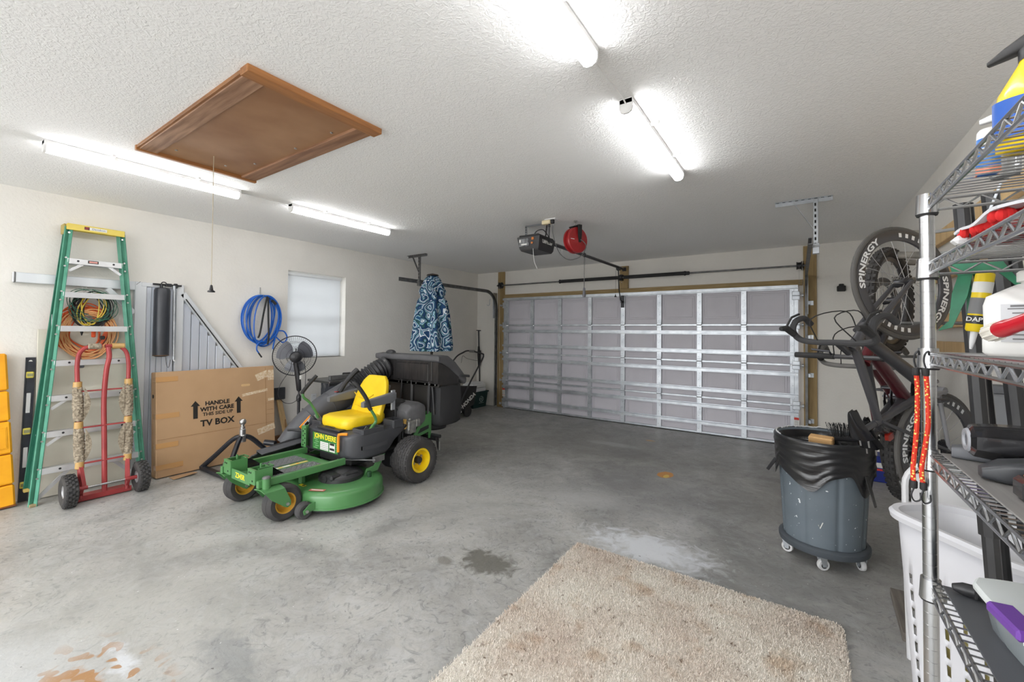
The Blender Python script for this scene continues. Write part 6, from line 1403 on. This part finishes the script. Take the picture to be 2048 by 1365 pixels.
# on the top shelf
t = thing('spray_bottle', 'yellow spray bottle with black trigger and blue label on the top shelf', 'spray bottle', (.308, 1.0, SH(4)), rz=-38)
SPY = mat('bottle_yellow', (250, 214, 24), .25, coat=.3)
def oval(z, a_, b_, n=24): return [(a_*cos(2*pi*k/n), b_*sin(2*pi*k/n), z) for k in range(n)]
MB().loft([oval(0, .036, .022), oval(.004, .044, .027), oval(.07, .045, .028), oval(.095, .041, .026), oval(.12, .026, .021), oval(.135, .017, .017), oval(.142, .015, .015)]).build('bottle', SPY, t, ang=60)
MB().lathe([(.0445, .018), (.0456, .018), (.0456, .078), (.0445, .078)], 20, T(rz=215) @ Matrix.Scale(.65, 4, (0, 1, 0)), arc=radians(110)).build('label', mat('label_blue', (36, 92, 184), .4), t)
m = MB().lathe([(.0165, .14), (.0165, .158), (.012, .165), (0, .166)], 16); m.loft([rr(-.005, .005, .1565, .164, .003, -.052), rr(-.009, .009, .157, .174, .004, -.03), rr(-.012, .012, .158, .183, .006, -.005), rr(-.013, .013, .157, .184, .006, .02), rr(-.009, .009, .16, .176, .005, .036)], M=T(rz=-90)); m.tube([(.02, 0, .158), (.03, 0, .15), (.032, 0, .135)], .005, 6); m.build('trigger_head', BLACK, t)
t = thing('sunscreen_bottle', 'white and blue bottle with rounded cap beside the yellow spray bottle', 'bottle', M=T(.289, 1.125, SH(4), rz=-38, s=.78))
MB().loft([oval(0, .018, .014), oval(.003, .021, .016), oval(.06, .021, .016), oval(.085, .019, .015)]).build('bottle', mat('bottle_blue', (56, 122, 206), .35), t, ang=60)
MB().loft([oval(.001, .0215, .0165), oval(.016, .0215, .0165)]).build('coral_band', mat('band_coral', (236, 142, 112), .4), t); MB().loft([oval(.085, .0195, .0155), oval(.102, .0185, .0145), oval(.108, .014, .011)]).build('cap', WHITE, t, ang=60)
m = MB()
for k in range(4): m.box((0, -.0165, .07-k*.011), (.014-.003*(k % 2), .001, .004), 0)
m.build('label_print', WHITE_LABEL, t)
t = thing('clear_spray_bottle', 'clear plastic spray bottle between blue bottle and yellow spray bottle', 'spray bottle', M=T(.318, 1.155, SH(4), rz=-38, s=.8))
CLR = mat('clear_plastic', (226, 230, 232), .12, trans=.85)
MB().loft([oval(0, .024, .018), oval(.004, .026, .02), oval(.08, .026, .02), oval(.11, .013, .012), oval(.125, .012, .011)]).build('bottle', CLR, t, ang=60)
m = MB().lathe([(.013, .124), (.013, .138), (.009, .144), (0, .145)], 14); m.loft([rr(-.006, .006, .138, .15, .003, -.04), rr(-.009, .009, .135, .156, .004, .0), rr(-.009, .009, .136, .154, .004, .024)], M=T(rz=-90)); m.build('trigger_head', mat('frosted_white', (222, 224, 226), .4), t)
# second shelf: red chenille mitt
t = thing('wash_mitt', 'white and red chenille wash mitt hanging over the edge of the second shelf', 'mitt', M=T(.272, .97, SH(3)+.002, s=.72))
m = MB(); rnd = random.Random(4)
for k in range(70):
    x, y = rnd.uniform(-.05, .045), rnd.uniform(-.13, .13); m.sph((x, y, .019+rnd.uniform(-.004, .006)), (.009, .009, .013), 8, 6)
m.build('red_noodles', mat('chenille_red', (206, 36, 36), .9), t)['kind'] = 'stuff'
MB().solid(lambda u, v: (-.055+.11*u, -.14+.28*v, .026+.008*sin(pi*u)+.004*sin(9*v)), 8, 12, .006).build('white_back', mat('cloth_white', (226, 228, 234), .9), t)
MB().box((-.05, .115, .01), (.03, .04, .02), .008).build('white_tag', WHITE, t)
# third shelf: jug, red handle
t = thing('plastic_jug', 'white plastic jug with grey label and ribbed screw cap on the middle shelf', 'jug', (.335, 1.06, SH(2)), rz=-22)
JUG = mat('jug_white', (230, 230, 228), .4)
def sq(z, h_, r): return [(p[0], p[2], z) for p in rr(-h_, h_, -h_*.8, h_*.8, r, 0, 5)]
MB().loft([sq(0, .060, .014), sq(.006, .066, .016), sq(.028, .066, .016), sq(.032, .064, .016), sq(.085, .065, .016), sq(.1, .062, .02), sq(.115, .04, .024), sq(.121, .03, .022)]).build('body', JUG, t, ang=50)
MB().lathe([(.026, .12), (.026, .124), (.031, .125), (.031, .14), (.028, .143), (0, .143)], 24).build('cap', mat('cap_white', (214, 214, 210), .5), t)
m = MB().box((-.005, -.0535, .055), (.075, .0015, .062), 0); m.k = 1
for k in range(8): m.box((-.005, -.0545, .078-k*.007), (.06-.01*(k % 3), .001, .002), 0)
m.box((-.012, -.0545, .0825), (.04, .001, .0035), 0)
m.build('label', (mat('label_grey', (206, 208, 212), .5), GREY_INK), t)
t = thing('storage_box', 'plain carton standing on the middle shelf outside the picture', 'box', (.33, .66, SH(2)))
MB().box((0, 0, .03), (.16, .14, .06), .003).build('carton', CARD, t)
t = thing('red_flashlight', 'red tube-shaped torch with white ribbed end on the middle shelf', 'torch', M=aim((.252, .985, 1.4845), (.292, .74, 1.535)))
MB().lathe([(0, .03), (.0125, .03), (.0125, .05), (.011, .055), (.011, .28), (.009, .3), (0, .3)], 20).build('handle', mat('torch_red', (192, 28, 44), .3, coat=.3), t)
m = MB().lathe([(.0115, 0), (.0127, .002), (.0124, .032), (.0115, .034)], 20)
for k in range(10): a = 2*pi*k/10; m.box((.0127*cos(a), .0127*sin(a), .016), (.003, .003, .026), .001)
m.lathe([(0, .004), (.0115, .003)], 20); m.build('ribbed_end', mat('torch_white', (226, 222, 212), .5), t)
# caulking gun with a yellow tube hung on the far end of the second shelf
t = thing('caulking_gun', 'green caulking gun hanging nose down from the second shelf', 'caulking gun', M=T(.318, 1.335, 1.575, rz=-15, s=.72))
CG = mat('gun_green', (22, 110, 76), .4, col2=(30, 130, 92), vs=20)
MB().prism([(-.05, .095), (.06, .09), (.095, .02), (.085, .015), (.05, .06), (.04, .06), (-.03, .055), (-.045, .07)], -.012, .012, XZ).build('handle_frame', CG, t)
MB().prism([(-.03, .06), (.0, .06), (-.012, -.01), (-.045, -.105), (-.075, -.115), (-.07, -.105), (-.052, -.085), (-.045, -.0)], -.010, .010, XZ).build('trigger', CG, t)
MB().tube([(-.012, .0, .11), (.018, .0, -.10)], .005, 6).build('rod', STEEL, t)
m = MB().bar((.0, .030, .06), (-.0, .030, -.095), .03, .004, .001); m.bar((.0, .03, .06), (.0, .0, .075), .02, .006, .001); m.build('cradle', CG, t)
t = thing('caulk_tube', 'yellow caulk cartridge with black and white label held in the green caulking gun', 'caulk tube', M=T(.322, 1.308, 1.558, rz=-15, ry=8, s=.76))
m = MB().lathe([(0, .075), (.018, .075), (.0195, .07), (.0195, -.085), (.016, -.09)], 24); m.build('cartridge', mat('caulk_yellow', (236, 206, 30), .4), t)
MB().lathe([(.0198, .05), (.0202, .05), (.0202, .02), (.0198, .02)], 24).build('white_band', WHITE_LABEL, t); MB().lathe([(.0198, .005), (.0202, .005), (.0202, -.04), (.0198, -.04)], 24).build('grey_band', GREY_INK, t)
m = MB().lathe([(.0198, -.045), (.0203, -.045), (.0203, -.068), (.0198, -.068)], 24); m.build('black_band', BLACK, t)
m = MB().text('DAP', .017, T(-.004, -.0206, -.0565, rz=-6) @ Matrix(((1, 0, 0, 0), (0, 0, -1, 0), (0, 1, 0, 0), (0, 0, 0, 1))), .0008, .0003); m.build('lettering', WHITE_LABEL, t)
MB().lathe([(.008, -.09), (.006, -.12), (.003, -.14), (0, -.14)], 14).build('nozzle', WHITE, t)
# fourth shelf
t = thing('battery_charger', 'grey battery charger with yellow stripe on the fourth shelf', 'charger', M=T(.292, 1.212, SH(1)+.0034, rz=78, s=.8))
CHG = mat('charger_grey', (98, 100, 105), .5)
MB().loft([rr(-.026, .026, .0, .016, .005, -.05), rr(-.03, .03, 0, .024, .007, -.03), rr(-.03, .03, 0, .03, .008, .02), rr(-.024, .024, 0, .026, .007, .045)][::-1]).build('body', CHG, t)
m = MB().box((-.002, -.022, .0275), (.03, .008, .002), 0, T(rx=0)); m.build('yellow_stripe', mat('stripe_yellow', (236, 204, 36), .4), t)
m = MB()
for k in range(3): m.box((-.012+k*.012, -.006, .0295), (.008, .006, .002), 0); m.box((-.012+k*.012, .004, .0305), (.008, .006, .002), 0)
m.build('vent_slots', HOLE, t)
t = thing('power_tool_case', 'glossy black cordless tool lying on the fourth shelf, above its grey twin', 'power tool', (.396, 1.14, SH(1)+.0034), rz=90)
GB2 = mat('tool_black', (30, 30, 33), .2, coat=.3); GB3 = mat('tool_charcoal', (52, 54, 58), .35)
def octo(y, r, cx, cz, n=8): return [(cx+r*cos(2*pi*(k+.5)/n), y, cz+r*.82*sin(2*pi*(k+.5)/n)) for k in range(n)]
MB().loft([octo(.135, .024, 0, .05), octo(.13, .036, 0, .05), octo(.10, .041, 0, .05), octo(-.14, .041, 0, .054)]).build('barrel', GB2, t, ang=20)
MB().lathe([(0, .0), (.012, .0), (.014, .004), (.02, .004), (.022, 0)], 18, T(0, .134, .05, rx=-90)).build('lens_ring', mat('grey_ring', (150, 152, 158), .3), t)
MB().box((0, .0, .013), (.05, .2, .02), .006).build('base', GB3, t)
t = thing('cordless_tool', 'charcoal grey cordless tool with sloping nose in front of the black one', 'power tool', (.372, 1.053, SH(1)+.0034), rz=88)
MB().loft([rr(-.012, .012, .004, .02, .004, .115), rr(-.024, .024, 0, .034, .008, .09), rr(-.026, .026, 0, .044, .01, .04), rr(-.026, .026, 0, .04, .01, -.02), rr(-.024, .024, 0, .05, .01, -.1)]).build('body', GB3, t, ang=25)
MB().bar((-.028, .0, .012), (-.028, .04, .04), .008, .012, .002).build('side_clip', BLACK, t)
t = thing('battery_pack', 'small black battery pack with orange label at the front of the fourth shelf', 'battery', (.307, .95, SH(1)+.0034), rz=90)
MB().box((0, 0, .017), (.045, .075, .034), .006).build('body', GB2, t); MB().box((.002, .012, .0345), (.026, .03, .001), 0).build('label', mat('label_orange', (206, 120, 60), .5), t)
# lowest shelf
t = thing('black_grip_bar', 'black ribbed tool handle lying at the far end of the lowest shelf', 'tool', (.33, 1.215, SH(0)+.0034))
m = MB().tube([(-.075, 0, .012), (-.06, 0, .012), (.1, -.01, .012), (.2, -.03, .012)], [.006, .012, .012, .011], 10); m.build('handle', BLACK, t)
m = MB()
for k in range(11): m.box((-.045+k*.009, -.012, .010), (.004, .004, .014), 0)
m.build('grip_ribs', BLACK_MATT, t)
t = thing('storage_container', 'clear plastic container with white lid and purple clip on the lowest shelf', 'container', (.348, 1.02, SH(0)+.0034), rz=8)
m = MB().loft([[(x*w, y*w, z) for x, y in [(.07*cos(a)/max(abs(cos(a)), abs(sin(a)))**.7, .13*sin(a)/max(abs(cos(a)), abs(sin(a)))**.7) for a in [2*pi*k/28 for k in range(28)]]] for w, z in ((.84, 0), (.88, .004), (1, .062))], cap=True); m.build('tub', mat('clear_tub', (196, 206, 212), .2, trans=.45), t)
MB().loft([[(x*w, y*w, z) for x, y in [(.077*cos(a)/max(abs(cos(a)), abs(sin(a)))**.7, .137*sin(a)/max(abs(cos(a)), abs(sin(a)))**.7) for a in [2*pi*k/28 for k in range(28)]]] for w, z in ((1.03, .06), (1.04, .066), (1.0, .072), (.9, .073))]).build('lid', mat('lid_translucent', (220, 226, 226), .35), t)
MB().box((-.07, -.01, .068), (.035, .085, .018), .004, T(rz=0)).build('purple_clip', mat('clip_purple', (112, 66, 160), .4), t)
MB().box((-.072, -.1, .066), (.03, .085, .02), .008).build('white_clip', WHITE, t)
# bungee cords hooked on the shelf post
for i, (dx, lab) in enumerate(((-.009, 'red and yellow speckled bungee cord hanging on the left side of the shelf post'), (.009, 'red and yellow speckled bungee cord hanging nearest the shelf post'))):
    t = thing('bungee_cord', lab, 'bungee cord', (.213+dx*.8, 1.230-abs(dx)*.6-i*.004, 1.428), group='bungee cords on the shelf post')
    bm = mat('bungee_weave', (206, 60, 30), .7)
    if i == 0:
        n = bm.node_tree.nodes; l = bm.node_tree.links; tc = n.new('ShaderNodeTexCoord'); vo = n.new('ShaderNodeTexVoronoi'); vo.inputs['Scale'].default_value = 150; l.new(tc.outputs['Object'], vo.inputs['Vector'])
        r = n.new('ShaderNodeValToRGB'); r.color_ramp.elements[0].position = .3; r.color_ramp.elements[0].color = lin((240, 210, 110)); r.color_ramp.elements[1].position = .36; r.color_ramp.elements[1].color = lin((206, 52, 28)); l.new(vo.outputs['Distance'], r.inputs[0]); l.new(r.outputs[0], n['Principled BSDF'].inputs['Base Color'])
    w_ = [(.0, 0, -.02), (.002, 0, -.06), (.001+.002*i, 0, -.13), (-.002, .001, -.18), (-.006-.002*i, 0, -.23), (-.005, 0, -.265)]
    MB().tube(smooth(w_, 6), .0042, 8).build('cord', bm, t)
    for z in (-.024, -.262): MB().lathe([(.005, -.008), (.0062, -.006), (.0062, .006), (.005, .008)], 12, T(w_[0][0] if z > -.1 else w_[-1][0], 0, z)).build('wire_binding', BLACK_MATT, t)
    MB().tube(smooth([(0, 0, -.015), (-.003, -.002, .0), (-.002, -.008, .014), (.003, -.008, .02), (.005, -.004, .012)], 4), .0018, 6).build('hook', DARK_STEEL, t)
    MB().tube(smooth([(-.005, 0, -.27), (-.009, 0, -.285), (-.004, 0, -.297), (.005, 0, -.292), (.005, 0, -.278)], 4), .0016, 6).build('hook', DARK_STEEL, t)
